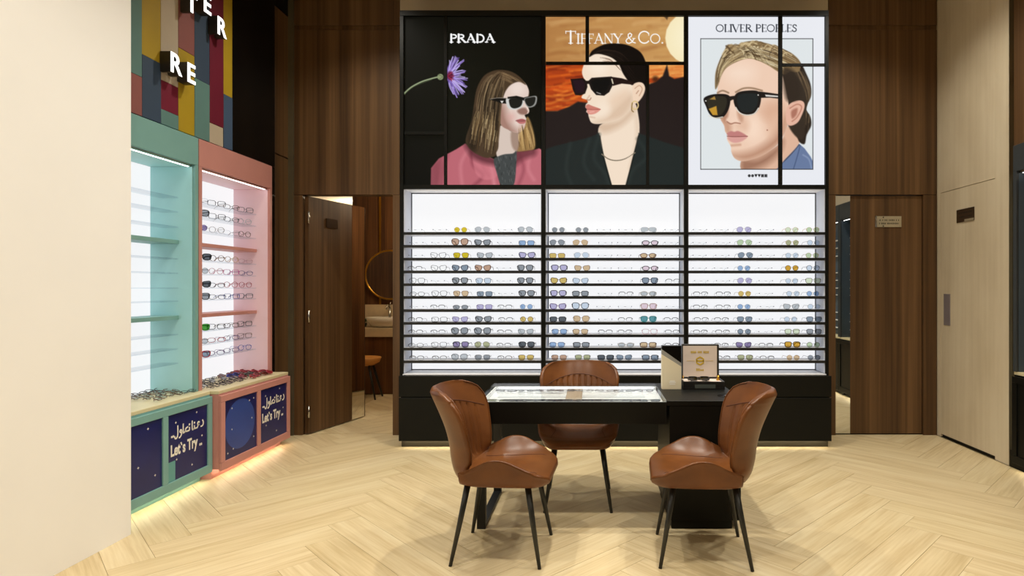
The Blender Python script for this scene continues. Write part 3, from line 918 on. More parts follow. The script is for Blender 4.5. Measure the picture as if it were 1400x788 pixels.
    P.line(arc(868, 144, 4.6, 5.6, 0, 360, 16), 1.7, (222, 196, 138), 0.4, smooth=False)
    P.line([(864.5, 141), (863.6, 150), (866, 153)], 1.4, (140, 112, 70), .5)
    pts = spline([(823, 211), (832, 217.5), (843, 219.6), (855, 217), (868, 209)], False, 8)
    for (u, v) in pts:
        P.disc(u, v, 0.85, (128, 116, 98), .4)
    # lips
    P.poly([(800.6, 145.6), (804, 142.6), (809, 144.6), (821, 149.2), (812, 150), (803, 149.4)], (204, 126, 112), 0.6)
    P.poly([(803, 149.6), (812, 150.2), (821, 149.8), (814, 155.4), (806, 156.6), (803, 153.6)], (222, 148, 134), 0.6)
    P.line([(802, 149.3), (811, 149.9), (821, 149.6)], 0.7, (150, 66, 60), 0.4)
    P.line([(806, 153.6), (812, 152.6)], 1.0, (246, 190, 178), .7, .8)
    P.line([(807, 160), (813, 161)], 1.6, (206, 170, 144), 1.2, .7, clip=mf)
    # cat-eye sunglasses
    P.poly([(780, 108), (797, 106.6), (800, 109), (802.6, 113), (803.2, 119), (800, 128), (794, 130.6), (786.5, 130), (783, 122)], (28, 18, 18), 0.6, smooth=False)
    P.poly([(783, 110), (796, 109), (800, 114), (798, 126), (788, 128)], (40, 20, 32), 1.0, .8, False)
    P.poly([(804, 111), (809, 106.4), (836, 104.6), (838.5, 108), (838, 116), (833, 126), (826, 131), (815, 130), (808, 122)], (24, 19, 18), 0.6, smooth=False)
    P.poly([(808.5, 111.5), (813, 108.6), (833, 107.4), (834, 114), (829, 124), (824, 128), (816, 127), (810.5, 120)], (12, 12, 12), .8, 1, False)
    P.poly([(800, 110.4), (806, 110.6), (807, 114.6), (803, 115), (800, 115)], (30, 20, 19), .6, 1, False)
    P.poly([(836, 105), (850, 107), (866, 112), (866, 116), (850, 114.4), (838, 117.6)], (34, 20, 18), 0.6, smooth=False)
    P.line([(836.5, 108.5), (838, 114)], 1.8, (206, 196, 172), .4, smooth=False)
    P.line([(816, 126.4), (821, 128.4)], 1.2, (190, 186, 180), .6, .8)
    return P

def paint_white_portrait():
    P = Painter(941.2, 1128.6, PV0, PV1)
    P.bg((233, 235, 241))
    P.poly([(958, 53), (1111.4, 53), (1111.4, 231.6), (958, 231.6)], (223, 229, 231), .5, 1, False)
    write(P, 'OLIVER PEOPLES', 978.5, 1090, 33.6, 43.4, (40, 44, 54), T=0.16, t=0.05, soft=0.3)
    inner = P.mask([(958, 53), (1111.4, 53), (1111.4, 231.6), (958, 231.6)], .4, False)
    skin = (238, 204, 180)
    # shirt
    P.poly([(1056, 234), (1070, 222), (1084, 207), (1093, 197), (1100, 203), (1108, 214), (1112, 222), (1112, 234)], (104, 122, 158), .7, 1, False, clip=inner)
    P.line([(1094, 199), (1090, 214), (1084, 234)], 1.2, (66, 82, 116), .7, .9, clip=inner)
    P.line([(1098, 212), (1106, 218), (1110, 232)], 1.8, (140, 156, 188), 1, .8, clip=inner)
    P.line([(1058, 232), (1076, 216), (1092, 198)], 2.4, (58, 68, 92), .7, .9, clip=inner)
    # neck
    neck = [(1016, 216), (1040, 212), (1066, 196), (1078, 172), (1096, 180), (1092, 197), (1074, 217), (1056, 234), (1016, 234)]
    P.poly(neck, (222, 180, 154), .8, clip=inner)
    mn = P.mask(neck) * inner
    P.poly([(1014, 218), (1036, 217), (1060, 202), (1070, 192), (1066, 208), (1046, 226), (1016, 236)], (150, 106, 84), 6, .85, clip=mn)
    # back hair
    hb = [(1060, 66), (1078, 71), (1088, 79), (1096, 88), (1102, 100), (1108, 115), (1109, 130), (1104, 142), (1102, 150), (1108, 160), (1109, 172), (1103, 184), (1100, 197), (1092, 193), (1090, 180), (1094, 164), (1084, 140), (1070, 132), (1062, 100)]
    P.poly(hb, (44, 35, 28), 0.9)
    mb = P.mask(hb, 0.9)
    strands(P, ([(1064, 80), (1080, 110), (1094, 150), (1096, 190)], [(1082, 76), (1100, 104), (1108, 132), (1104, 186)]), 80, [(84, 68, 50), (24, 18, 14), (116, 96, 72), (30, 23, 18)], 1.6, mb, 2.4, .8)
    P.poly([(1062, 96), (1084, 100), (1098, 118), (1103, 142), (1100, 160), (1100, 186), (1092, 190), (1078, 172), (1072, 140)], (54, 44, 35), 1.2)
    # face
    face = [(981, 121), (983, 105), (990, 94), (1004, 84), (1020, 79), (1040, 82), (1056, 90), (1068, 100), (1074, 120), (1078, 142), (1078, 168), (1066, 194), (1050, 208), (1034, 216), (1016, 220.5), (1005, 217), (1000, 208), (999, 200), (994, 191), (995, 185), (991.5, 180), (990, 172), (985.5, 164), (984, 158), (983, 146), (980, 134)]
    P.poly(face, skin, .7)
    mf = P.mask(face)
    P.poly([(1000, 212), (1020, 220), (1050, 208), (1070, 190), (1078, 160), (1070, 160), (1056, 188), (1034, 204), (1014, 210)], (176, 126, 100), 7, .85, clip=mf)
    P.poly([(1044, 140), (1066, 138), (1074, 160), (1056, 186), (1046, 170)], (222, 178, 150), 9, .7, clip=mf)
    P.disc(1012, 100, 20, (248, 224, 204), 12, .7, 14, clip=mf)
    P.disc(1030, 176, 12, (248, 220, 198), 9, .8, 16, clip=mf)
    P.poly([(986, 160), (994, 158), (1000, 174), (996, 184), (990, 178)], (196, 146, 120), 4, .8, clip=mf)
    P.poly([(1004, 158), (1016, 158), (1024, 170), (1020, 180), (1008, 174)], (222, 180, 154), 5, .7, clip=mf)
    P.poly([(986, 150), (1000, 150), (1006, 158), (996, 166), (986, 164)], (170, 120, 96), 4, .6, clip=mf)
    P.poly([(1040, 150), (1064, 140), (1072, 150), (1050, 164)], (214, 168, 140), 8, .6, clip=mf)
    # nose
    P.poly([(999, 140), (1006, 146), (1010, 158), (1014.5, 166), (1011, 170), (1001, 169), (994, 167), (993, 163), (996, 158)], (244, 212, 190), 1.6, .9, clip=mf)
    P.line([(994, 166.5), (999, 169.4), (1005, 168), (1012, 169)], 1.5, (150, 98, 78), .8, .9)
    P.poly([(1008, 152), (1016, 160), (1014, 168), (1009, 162)], (190, 142, 116), 2, .7, clip=mf)
    # lips
    P.poly([(993.5, 183), (999, 179.4), (1004, 180.2), (1010, 179.4), (1021, 186), (1010, 187), (998, 186.6)], (192, 126, 122), 1.0)
    P.poly([(995, 187), (1006, 186.8), (1022, 186.6), (1014, 193.4), (1004, 195.4), (996.6, 192)], (216, 158, 150), 1.0)
    P.line([(994, 186.2), (1004, 187), (1022, 186.4)], 0.9, (126, 64, 60), .5)
    P.line([(1000, 199), (1012, 198)], 2.6, (190, 138, 112), 1.6, .7, clip=mf)
    P.disc(1049, 178, .9, (150, 96, 76), .5)
    # ear
    P.poly([(1075, 150), (1080, 142), (1090, 137.5), (1098, 139), (1100, 146), (1096, 158), (1090, 168), (1080, 172), (1075, 166)], (228, 180, 158), .7)
    P.line([(1080, 148), (1090, 142.6), (1096, 147), (1090, 160), (1083, 166)], 1.5, (178, 118, 98), .8, .9)
    P.poly([(1082, 152), (1090, 148), (1089, 157), (1083, 162)], (160, 100, 82), 1.5, .8)
    # brow and hair
    P.line([(1006, 126), (1016, 121), (1028, 120.5), (1042, 124)], 2.0, (120, 92, 66), 1.0, .8)
    P.line([(981, 127), (988, 124), (996, 127)], 2.0, (120, 92, 66), 1.0, .8)
    hf = [(978, 122), (977.5, 108), (979, 96), (984, 82), (990, 70), (995, 61), (1006, 62), (1018, 57.5), (1031, 56), (1046, 58.6), (1058, 62.4), (1072, 68), (1084, 74), (1094, 85), (1092, 98), (1080, 98), (1072, 102), (1062, 97), (1050, 89), (1036, 82.5), (1022, 80), (1006, 85), (993, 93), (986, 104), (982, 116)]
    P.poly(hf, (132, 108, 74), .9)
    mh = P.mask(hf, .9)
    strands(P, ([(979, 120), (981, 96), (990, 72), (1004, 62)], [(984, 112), (990, 94), (1004, 84), (1018, 78)]), 80, [(206, 184, 138), (98, 76, 50), (176, 150, 108), (70, 54, 36), (232, 214, 172)], 1.2, mh, 1, .75)
    strands(P, ([(996, 72), (1018, 58), (1050, 60), (1090, 80)], [(1002, 86), (1026, 80), (1052, 90), (1080, 100)]), 150, [(222, 202, 156), (104, 82, 54), (186, 160, 114), (70, 54, 36), (240, 226, 190)], 1.3, mh, 1.4, .8)
    strands(P, ([(1000, 64), (1014, 70), (1016, 82)], [(1030, 58), (1044, 70), (1060, 94)]), 40, [(232, 214, 170), (84, 66, 44)], 1.2, mh, 1, .7)
    for k in range(46):
        u, v = random.uniform(982, 1090), random.uniform(58, 92)
        rr = random.uniform(3, 9); a0 = random.uniform(150, 300)
        P.line(arc(u, v, rr * 1.5, rr, a0, a0 + random.uniform(60, 130), 8), random.uniform(.8, 2.0), random.choice([(236, 220, 182), (84, 64, 42), (206, 182, 136), (58, 44, 30), (150, 124, 86)]), .6, .7, False, clip=mh, taper=True)
    for k in range(26):
        u = random.uniform(986, 1078); v = np.interp(u, [980, 1000, 1030, 1060, 1080], [84, 64, 59, 66, 76])
        P.line([(u - 5, v + 3), (u, v - random.uniform(1, 4)), (u + 7, v + random.uniform(0, 3))], 1.6, random.choice([(176, 150, 108), (120, 96, 64), (212, 190, 146)]), .8, .8)
    P.line([(993, 63), (998, 68), (994, 73)], 2.2, (84, 66, 46), 1, .9)
    P.poly([(1070, 96), (1084, 96), (1092, 110), (1094, 132), (1084, 138), (1074, 134)], (48, 38, 30), 3, .8, clip=np.maximum(mb, mf))
    # sunglasses
    P.poly([(962, 135), (972, 129.6), (988, 128.4), (997, 131), (998.6, 138), (996, 150), (989, 160), (978, 161.6), (970, 156), (965.4, 146)], (28, 24, 22), .6)
    P.poly([(966, 137), (976, 132), (990, 132), (994, 138), (991, 150), (985, 157), (976, 157.6), (970, 150)], (48, 44, 34), .7)
    P.poly([(969, 149), (979.4, 145), (981, 157.4), (974.4, 157.4)], (196, 148, 52), .7, 1, False)
    P.poly([(970, 136), (977, 131.6), (978.6, 136.4)], (180, 140, 70), .6, .9, False)
    P.line([(969, 158.4), (978, 161.4), (988, 160)], 1.2, (226, 220, 206), .5)
    P.poly([(1003, 136), (1006, 128.6), (1014, 124.8), (1030, 123.6), (1038, 126), (1040.6, 134), (1038, 147), (1031, 156), (1018, 157.6), (1009, 152), (1004.4, 144)], (30, 26, 24), .6)
    P.poly([(1007.4, 136), (1011, 129.6), (1022, 127.6), (1034, 128.6), (1036.6, 136), (1034, 146), (1028, 152.6), (1018, 153.8), (1011, 149)], (34, 38, 38), .7)
    P.line([(1006, 147), (1011, 154), (1020, 157.4), (1031, 155.6), (1037, 148)], 1.5, (224, 216, 204), .5)
    P.poly([(996, 132), (1004, 131), (1006, 136), (1001, 136.6), (997, 139)], (36, 30, 27), .6, 1, False)
    P.poly([(1037, 125), (1050, 126.6), (1069, 129.4), (1069, 135.4), (1052, 133.6), (1039, 134)], (30, 25, 23), .6, 1, False)
    P.poly([(1046, 129.4), (1064, 131), (1064, 133), (1047, 132)], (216, 212, 206), .5, 1, False)
    for q in ((965, 138), (1036.6, 130)):
        P.disc(q[0], q[1], 0.9, (226, 222, 214), .4)
    for q in ([(958, 53), (1111.4, 53)], [(1111.4, 53), (1111.4, 231.6)], [(958, 231.6), (1111.4, 231.6)], [(958, 53), (958, 231.6)]):
        P.line(q, 0.9, (22, 22, 24), .35, 1, False)
    # row of six small emblem glyphs under the frame line
    for i, k in enumerate('oottee'):
        u = 1024.4 + i * 4.55; v = 240.4
        if k == 'o':
            P.disc(u, v, 1.9, (20, 20, 22), .4); P.line([(u - .8, v), (u + .8, v)], .5, (210, 212, 216), .3, .6, False)
        elif k == 't':
            P.poly([(u - 2, v - 2.1), (u + 2, v - 2.1), (u + 1.4, v - .2), (u, v + 2.1), (u - 1.4, v - .2)], (20, 20, 22), .4, 1, False)
        else:
            P.poly([(u - 1.9, v - 2), (u + 1.9, v - 2), (u + 1.9, v + 2), (u - 1.9, v + 2)], (20, 20, 22), .4, 1, False)
            P.line([(u - .2, v - .8), (u + 1.8, v - .8)], .45, (210, 212, 216), .3, .7, False); P.line([(u - .2, v + .8), (u + 1.8, v + .8)], .45, (210, 212, 216), .3, .7, False)
    return P

def lightbox(label, paint, mull):
    P = paint()
    e = empty('lightbox_poster', (wx((P.u0 + P.u1) / 2, YP), YP, wz(PV1, YP)))
    tag(e, label, 'poster', 'backlit posters above the display')
    print_sheet('poster_print', P, YP, e)
    box('lamp_tray', wx(P.u0 + 1, YP), wx(P.u1 - 1, YP), YP + 0.004, YP + 0.12, wz(PV1 - 1, YP), wz(PV0 + 1, YP), M_BLACK, e)
    for (u0, u1, v0, v1) in mull:
        y = YP - 0.016
        box('mullion', wx(u0, y), wx(u1, y), y, y + 0.014, wz(v1, y), wz(v0, y), M_BLACK, e, bev=0.001)

lightbox('backlit poster of a long-haired woman in a pink coat beside a purple flower', paint_pink_coat,
         [(606.8, 611.2, 22, 252.4), (552.4, 606.7, 180.2, 184.2)])
lightbox('backlit poster of a woman in dark jacket and black sunglasses against orange sky', paint_dark_jacket,
         [(746.2, 935, 84.2, 88.4), (800.4, 805.4, 22, 84.1), (883.4, 887.6, 88.5, 252.4)])
lightbox('backlit white poster of a blond man in sunglasses inside a thin black frame', paint_white_portrait,
         [(1064.2, 1069.8, 22, 252.4), (1069.9, 1128.4, 86.6, 90.6)])
# ------------------------------------------------------------------ eyewear: one mesh set per style, copied as individuals
NL = 22
def outline(kind):
    a, b, n = dict(round=(.0225, .0215, 2.0), aviator=(.0275, .0235, 2.3), wayfarer=(.0270, .0215, 3.2), cateye=(.0275, .0205, 2.6),
                   square=(.0280, .0190, 4.5), butterfly=(.0295, .0255, 2.5), oval=(.0270, .0165, 2.3), shield=(.0330, .0220, 3.2),
                   brow=(.0260, .0175, 2.8), rimless=(.0250, .0165, 2.8))[kind]
    pts = []
    for i in range(NL):
        t = 2 * math.pi * i / NL
        c, s = math.cos(t), math.sin(t)
        x = a * math.copysign(abs(c) ** (2 / n), c)
        z = b * math.copysign(abs(s) ** (2 / n), s)
        if kind == 'wayfarer': x *= 1 + 0.12 * z / b
        if kind == 'cateye':
            x *= 1 + 0.14 * z / b
            if x > 0 and z > 0: z += 0.26 * x
        if kind == 'aviator':
            if z < 0: x *= 1 + 0.10 * z / b
            z -= 0.10 * x
        if kind == 'butterfly':
            x *= 1 + 0.06 * z / b
            if x > 0: z += 0.10 * x
        if kind == 'shield':
            if x < 0 and z < 0: z *= 0.65
        pts.append((x, z))
    return pts, a, b

RIM = dict(round=.0019, aviator=.0019, wayfarer=.0054, cateye=.0050, square=.0050, butterfly=.0050, oval=.0054, shield=.0014, brow=.0011, rimless=0.0)
RIMS_THIN = .0030

def build_style(kind, thin):
    pts, a, b = outline(kind)
    r = RIMS_THIN if thin else RIM[kind]
    cx = a + (0.0015 if kind == 'shield' else 0.0085) + r * 0.6
    cz = -min(p[1] for p in pts) + max(r, 0.0003)
    V, Fc = [], []
    D = 0.0028 if r > 0.003 else 0.0016
    def add_box(x0, x1, y0, y1, z0, z1):
        o = len(V)
        V.extend([(x, y, z) for z in (z0, z1) for y in (y0, y1) for x in (x0, x1)])
        Fc.extend([tuple(o + i for i in f) for f in [(0, 2, 3, 1), (4, 5, 7, 6), (0, 1, 5, 4), (2, 6, 7, 3), (0, 4, 6, 2), (1, 3, 7, 5)]])
    L = []
    for side in (1, -1):
        base = len(V)
        nor = []
        for i in range(NL):
            p0, p1 = pts[i - 1], pts[(i + 1) % NL]
            d = (p1[0] - p0[0], p1[1] - p0[1]); l = math.hypot(*d) or 1
            nor.append((d[1] / l, -d[0] / l))
        if r > 0:
            for i in range(NL):
                x, z = pts[i]
                rr = r
                if kind == 'brow': rr = 0.0046 if z > 0.2 * b else 0.0008
                ox, oz = x + nor[i][0] * rr, z + nor[i][1] * rr
                for (px, pz) in ((x, z), (ox, oz)):
                    for y in (-D, D):
                        V.append((side * (cx + px), y, cz + pz))
            for i in range(NL):
                q, w2 = base + 4 * i, base + 4 * ((i + 1) % NL)
                for (m1, m2) in ((0, 2), (2, 3), (3, 1), (1, 0)):
                    f = (q + m1, q + m2, w2 + m2, w2 + m1)
                    Fc.append(f if side == 1 else f[::-1])
        # lens
        lv = [(side * (cx + x), y, cz + z) for y in (-.0007, .0007) for (x, z) in pts]
        fa, fb_ = tuple(range(NL)), tuple(range(2 * NL - 1, NL - 1, -1))
        side_f = [(i, i + NL, (i + 1) % NL + NL, (i + 1) % NL) for i in range(NL)]
        L.append((lv, [fa, fb_] + side_f))
        # end piece
        xo = cx + max(p[0] for p in pts)
        xs = sorted((side * (xo - 0.003), side * (xo + max(r, .001) + 0.002)))
        add_box(xs[0], xs[1], -0.002, 0.004, cz + 0.30 * b, cz + 0.30 * b + (0.0065 if r > .003 or kind == 'rimless' else 0.004))
    bz = cz + b * 0.35
    gap = cx + min(p[0] for p in pts)
    hb = 0.0022 if r > .003 else 0.0011
    if kind == 'shield': hb = 0.006
    add_box(-gap - .002, gap + .002, -0.002, 0.0015, bz - hb, bz + hb)
    fm = bpy.data.meshes.new('frame'); fm.from_pydata(V, [], Fc); fm.materials.append(None)
    lens = []
    for lv, lf in L:
        me = bpy.data.meshes.new('lens'); me.from_pydata(lv, [], lf); me.materials.append(None); lens.append(me)
    xo = cx + max(p[0] for p in pts) + max(r, .001) + .001
    zt = cz + b * 0.45
    tw, th = (0.0016, 0.0030) if r > .003 else (0.0009, 0.0014)
    def sweep(path):
        v, f = [], []
        for i, (x, y, z) in enumerate(path):
            a_ = path[max(i - 1, 0)]; b_ = path[min(i + 1, len(path) - 1)]
            d = Vector((b_[0] - a_[0], b_[1] - a_[1], b_[2] - a_[2])).normalized()
            s = d.cross(Vector((0, 0, 1))).normalized()
            u = s.cross(d)
            p = Vector((x, y, z))
            for (m1, m2) in ((1, 1), (-1, 1), (-1, -1), (1, -1)):
                v.append(p + s * tw * m1 + u * th * m2)
        for i in range(len(path) - 1):
            for k in range(4):
                f.append((4 * i + k, 4 * i + (k + 1) % 4, 4 * i + 4 + (k + 1) % 4, 4 * i + 4 + k))
        f += [(3, 2, 1, 0), tuple(4 * (len(path) - 1) + k for k in range(4))]
        me = bpy.data.meshes.new('temple'); me.from_pydata([tuple(q) for q in v], [], f); me.materials.append(None)
        return me
    temples = [sweep([(s * xo, .003, zt), (s * xo, .06, zt), (s * xo * .97, .10, zt - .002), (s * xo * .93, .135, max(.004, zt - .024))]) for s in (1, -1)]
    folded = [sweep([(s * xo, .004, zt), (s * xo * .96, .009 + .004 * j, zt), (-s * xo * .35, .009 + .004 * j, zt), (-s * xo * .72, .009 + .004 * j, max(.004, zt - .02))]) for j, s in enumerate((1, -1))]
    for me in [fm] + lens + temples + folded: me.update()
    return dict(frame=fm, lens=lens, temples=temples, folded=folded, h=cz + b)

STYLES = {}
def style(kind, thin):
    if (kind, thin) not in STYLES: STYLES[(kind, thin)] = build_style(kind, thin)
    return STYLES[(kind, thin)]

FR = dict(black=(24, 24, 27), dark=(52, 52, 58), navy=(36, 42, 72), brown=(96, 56, 36), tortoise=(86, 60, 36), gold=(186, 150, 84), silver=(166, 170, 176), clear=(222, 224, 228),
          pink=(206, 160, 176), taupe=(172, 150, 150), teal=(56, 140, 148), purple=(92, 66, 128), grey=(120, 124, 130), red=(172, 36, 56), blue=(40, 66, 170), green=(60, 150, 60), magenta=(190, 60, 150), darkgreen=(28, 60, 44))
LN = dict(clear=(246, 247, 249), grey=(146, 152, 158), dark=(92, 98, 104), slate=(136, 150, 164), blue=(150, 177, 211), paleblue=(200, 214, 228), lavender=(184, 180, 212), purple=(140, 128, 168), yellow=(206, 186, 50), amber=(206, 160, 60),
          tan=(206, 182, 148), brown=(190, 158, 136), olive=(172, 176, 140), green=(186, 206, 172), palegreen=(210, 222, 196), pinkish=(222, 204, 214), teal=(96, 150, 158), lightgrey=(186, 192, 196), gold=(206, 182, 110), red=(150, 30, 44), royal=(40, 60, 150), greenish=(70, 150, 60), deep=(40, 70, 54))

def fmat(c):
    if c == 'clear':
        return clear('frame_clear', (0.86, 0.87, 0.89, 1))
    return plain('frame_' + c, rgb(*FR[c]), rough=0.3, var=0.12 if c == 'tortoise' else 0.04, scale=120)

def lmat(c):
    t = [math.sqrt(min(1.0, lin(x) / lin(247))) for x in LN[c]]
    return clear('lens_' + c, (t[0], t[1], t[2], 1))

def setm(o, m):
    o.material_slots[0].link = 'OBJECT'
    o.material_slots[0].material = m

def put(name, me, parent, m):
    o = bpy.data.objects.new(name, me)
    COL.objects.link(o)
    o.parent = parent
    setm(o, m)
    return o

KWORD = dict(round='round', aviator='aviator', wayfarer='square-topped', cateye='cat-eye', square='rectangular', butterfly='oversized', oval='oval', shield='shield', brow='half-rim', rimless='rimless')
def glasses(kind, fc, lc, loc, rz=0.0, tilt=0.0, where='', group='', thin=False, folded=False):
    st = style(kind, thin)
    sun = lc != 'clear'
    nm = 'sunglasses' if sun else 'eyeglasses'
    e = empty(nm, loc)
    e.rotation_euler = (tilt, 0, rz)
    e.empty_display_size = 0.02
    lcw = {'greenish': 'green', 'royal': 'blue', 'deep': 'dark green', 'paleblue': 'pale blue', 'palegreen': 'pale green', 'lightgrey': 'light grey', 'slate': 'slate blue'}.get(lc, lc)
    fcw = {'darkgreen': 'green', 'dark': 'charcoal'}.get(fc, fc)
    if sun:
        d = '%s-lens %s sunglasses, %s frame' % (lcw.replace(' ', '-'), KWORD[kind], fcw)
    else:
        d = '%s %s eyeglasses' % (fcw, KWORD[kind])
    tag(e, d + ', ' + where, 'sunglasses' if sun else 'eyeglasses', group)
    fm = fmat(fc)
    put('frame', st['frame'], e, fmat('dark') if kind == 'rimless' else fm)
    for me in st['lens']: put('lens', me, e, lmat(lc))
    for me in st['folded' if folded else 'temples']: put('temple', me, e, fm)
    return e

ORD = ['first', 'second', 'third', 'fourth', 'fifth', 'sixth', 'seventh', 'eighth', 'ninth', 'tenth', 'eleventh', 'twelfth', 'thirteenth', 'fourteenth']
K = dict(r='round', a='aviator', w='wayfarer', c='cateye', s='square', b='butterfly', o='oval', x='shield', h='brow', m='rimless')
m_, h_ = ('m', 'clear', 'clear'), ('h', 'dark', 'clear')
def q(k, f, l, thin=False): return (k, f, l, thin)
OPT = lambda k: (k, 'black', 'clear', True)
BAY = [
 [ # left bay, top shelf first
  [m_, m_, q('r', 'gold', 'yellow'), q('a', 'silver', 'lightgrey'), m_, q('a', 'dark', 'lightgrey')],
  [m_, m_, q('b', 'brown', 'brown'), q('c', 'dark', 'grey'), m_, q('s', 'dark', 'blue', True)],
  [m_, OPT('c'), q('w', 'brown', 'yellow', True), q('c', 'black', 'lightgrey', True), m_, q('c', 'navy', 'lavender')],
  [h_, OPT('c'), q('c', 'navy', 'slate'), q('c', 'brown', 'brown'), m_, q('w', 'black', 'grey')],
  [OPT('w'), m_, q('w', 'black', 'grey'), q('w', 'dark', 'paleblue', True), m_, q('w', 'dark', 'grey')],
  [OPT('o'), OPT('w'), q('w', 'brown', 'tan', True), q('s', 'navy', 'slate', True), m_, q('w', 'dark', 'grey')],
  [m_, h_, q('o', 'black', 'grey', True), q('s', 'purple', 'lavender', True), h_, q('r', 'silver', 'blue')],
  [h_, OPT('s'), q('c', 'purple', 'lavender', True), q('c', 'black', 'grey'), h_, q('r', 'tortoise', 'gold', True)],
  [h_, h_, q('b', 'dark', 'grey'), q('b', 'black', 'grey'), h_, q('c', 'grey', 'lightgrey', True)],
  [OPT('o'), OPT('w'), q('w', 'navy', 'purple'), q('a', 'grey', 'olive', True), h_, q('w', 'black', 'dark')],
  [h_, h_, q('b', 'black', 'lightgrey', True), q('w', 'grey', 'grey', True), h_, q('w', 'tortoise', 'gold', True)]],
 [
  [q('r', 'silver', 'grey'), q('r', 'silver', 'grey'), m_, m_, q('x', 'silver', 'lightgrey'), m_],
  [q('a', 'dark', 'grey'), q('a', 'gold', 'tan'), m_, m_, q('o', 'black', 'pinkish'), m_],
  [q('s', 'brown', 'gold', True), q('a', 'silver', 'paleblue'), m_, m_, q('o', 'brown', 'tan'), m_],
  [q('w', 'black', 'lavender'), q('c', 'tortoise', 'tan', True), m_, m_, q('o', 'black', 'pinkish'), m_],
  [q('c', 'tortoise', 'gold'), q('c', 'navy', 'paleblue', True), m_, m_, q('w', 'navy', 'slate'), h_],
  [q('w', 'black', 'lavender'), q('s', 'black', 'grey'), m_, h_, q('o', 'silver', 'lightgrey'), m_],
  [q('c', 'purple', 'lavender'), q('b', 'black', 'paleblue'), m_, m_, q('w', 'taupe', 'pinkish'), m_],
  [q('s', 'black', 'dark'), q('b', 'tortoise', 'tan', True), m_, h_, q('w', 'teal', 'teal'), h_],
  [q('w', 'navy', 'blue', True), q('w', 'tortoise', 'tan', True), h_, h_, q('w', 'pink', 'clear', True), h_],
  [q('w', 'navy', 'blue', True), q('s', 'black', 'grey'), m_, q('o', 'silver', 'lightgrey'), q('s', 'tortoise', 'tan'), h_],
  [q('w', 'tortoise', 'brown', True), q('w', 'dark', 'olive', True), q('s', 'black', 'dark'), q('c', 'navy', 'slate', True), q('s', 'black', 'slate'), None]],
 [
  [m_, m_, q('a', 'silver', 'lavender'), m_, q('r', 'gold', 'palegreen'), q('r', 'gold', 'green')],
  [m_, m_, q('a', 'silver', 'green'), m_, q('r', 'gold', 'olive'), q('r', 'silver', 'paleblue')],
  [m_, m_, q('a', 'dark', 'slate'), m_, q('r', 'silver', 'paleblue'), q('r', 'gold', 'green')],
  [m_, m_, q('r', 'silver', 'blue'), m_, q('r', 'tortoise', 'amber', True), q('r', 'dark', 'paleblue', True)],
  [m_, m_, q('a', 'silver', 'lavender'), m_, q('r', 'silver', 'paleblue'), q('w', 'tortoise', 'palegreen', True)],
  [h_, h_, q('r', 'gold', 'gold'), m_, q('r', 'silver', 'paleblue'), q('r', 'silver', 'blue')],
  [h_, h_, q('r', 'silver', 'blue'), m_, q('c', 'grey', 'lightgrey', True), q('r', 'silver', 'paleblue')],
  [h_, h_, q('w', 'dark', 'slate', True), m_, q('r', 'silver', 'paleblue'), q('w', 'black', 'slate', True)],
  [h_, h_, q('r', 'dark', 'slate', True), m_, q('w', 'tortoise', 'palegreen', True), q('w', 'black', 'grey', True)],
  [None, h_, q('c', 'black', 'purple', True), h_, q('w', 'tortoise', 'amber'), q('r', 'grey', 'green', True)],
  [None, h_, q('w', 'tortoise', 'olive', True), h_, q('r', 'gold', 'tan'), q('r', 'dark', 'grey')]]]
COLS = [[569, 599.5, 629, 661, 690, 719.5], [763, 795, 826.5, 855, 888, 919], [957, 987.5, 1018, 1048, 1082.5, 1112]]
for bi in range(3):
    for ri, row in enumerate(BAY[bi]):
        for ci, g in enumerate(row):
            if g is None: continue
            k, fc, lc = g[:3]
            yy = YF + 0.022 + random.uniform(0, 0.010)
            u = COLS[bi][ci] + random.uniform(-1.8, 1.8)
            z = Zd(SHELF_V[ri]) + SH / 2 - 0.0008
            if bi == 2:
                where = '%s from right, %s shelf, right bay' % (ORD[5 - ci], ORD[ri])
            else:
                where = '%s from left, %s shelf, %s bay' % (ORD[ci], ORD[ri], BAYNAME[bi])
            glasses(K[k], fc, lc, (wx(u, yy), yy, z), random.uniform(-.07, .07), where=where, group='glasses on the black display', thin=len(g) > 3 and g[3])

# ------------------------------------------------------------------ coloured shelf units along the side walls
def text_mesh(s, size, depth, bold=0.0):
    cu = bpy.data.curves.new('lettering', 'FONT')
    cu.body = s; cu.size = size; cu.extrude = depth; cu.offset = bold; cu.resolution_u = 4
    ob = bpy.data.objects.new('lettering', cu)
    COL.objects.link(ob)
    dg = bpy.context.evaluated_depsgraph_get()
    me = bpy.data.meshes.new_from_object(ob.evaluated_get(dg))
    bpy.data.objects.remove(ob)
    bpy.data.curves.remove(cu)
    return me

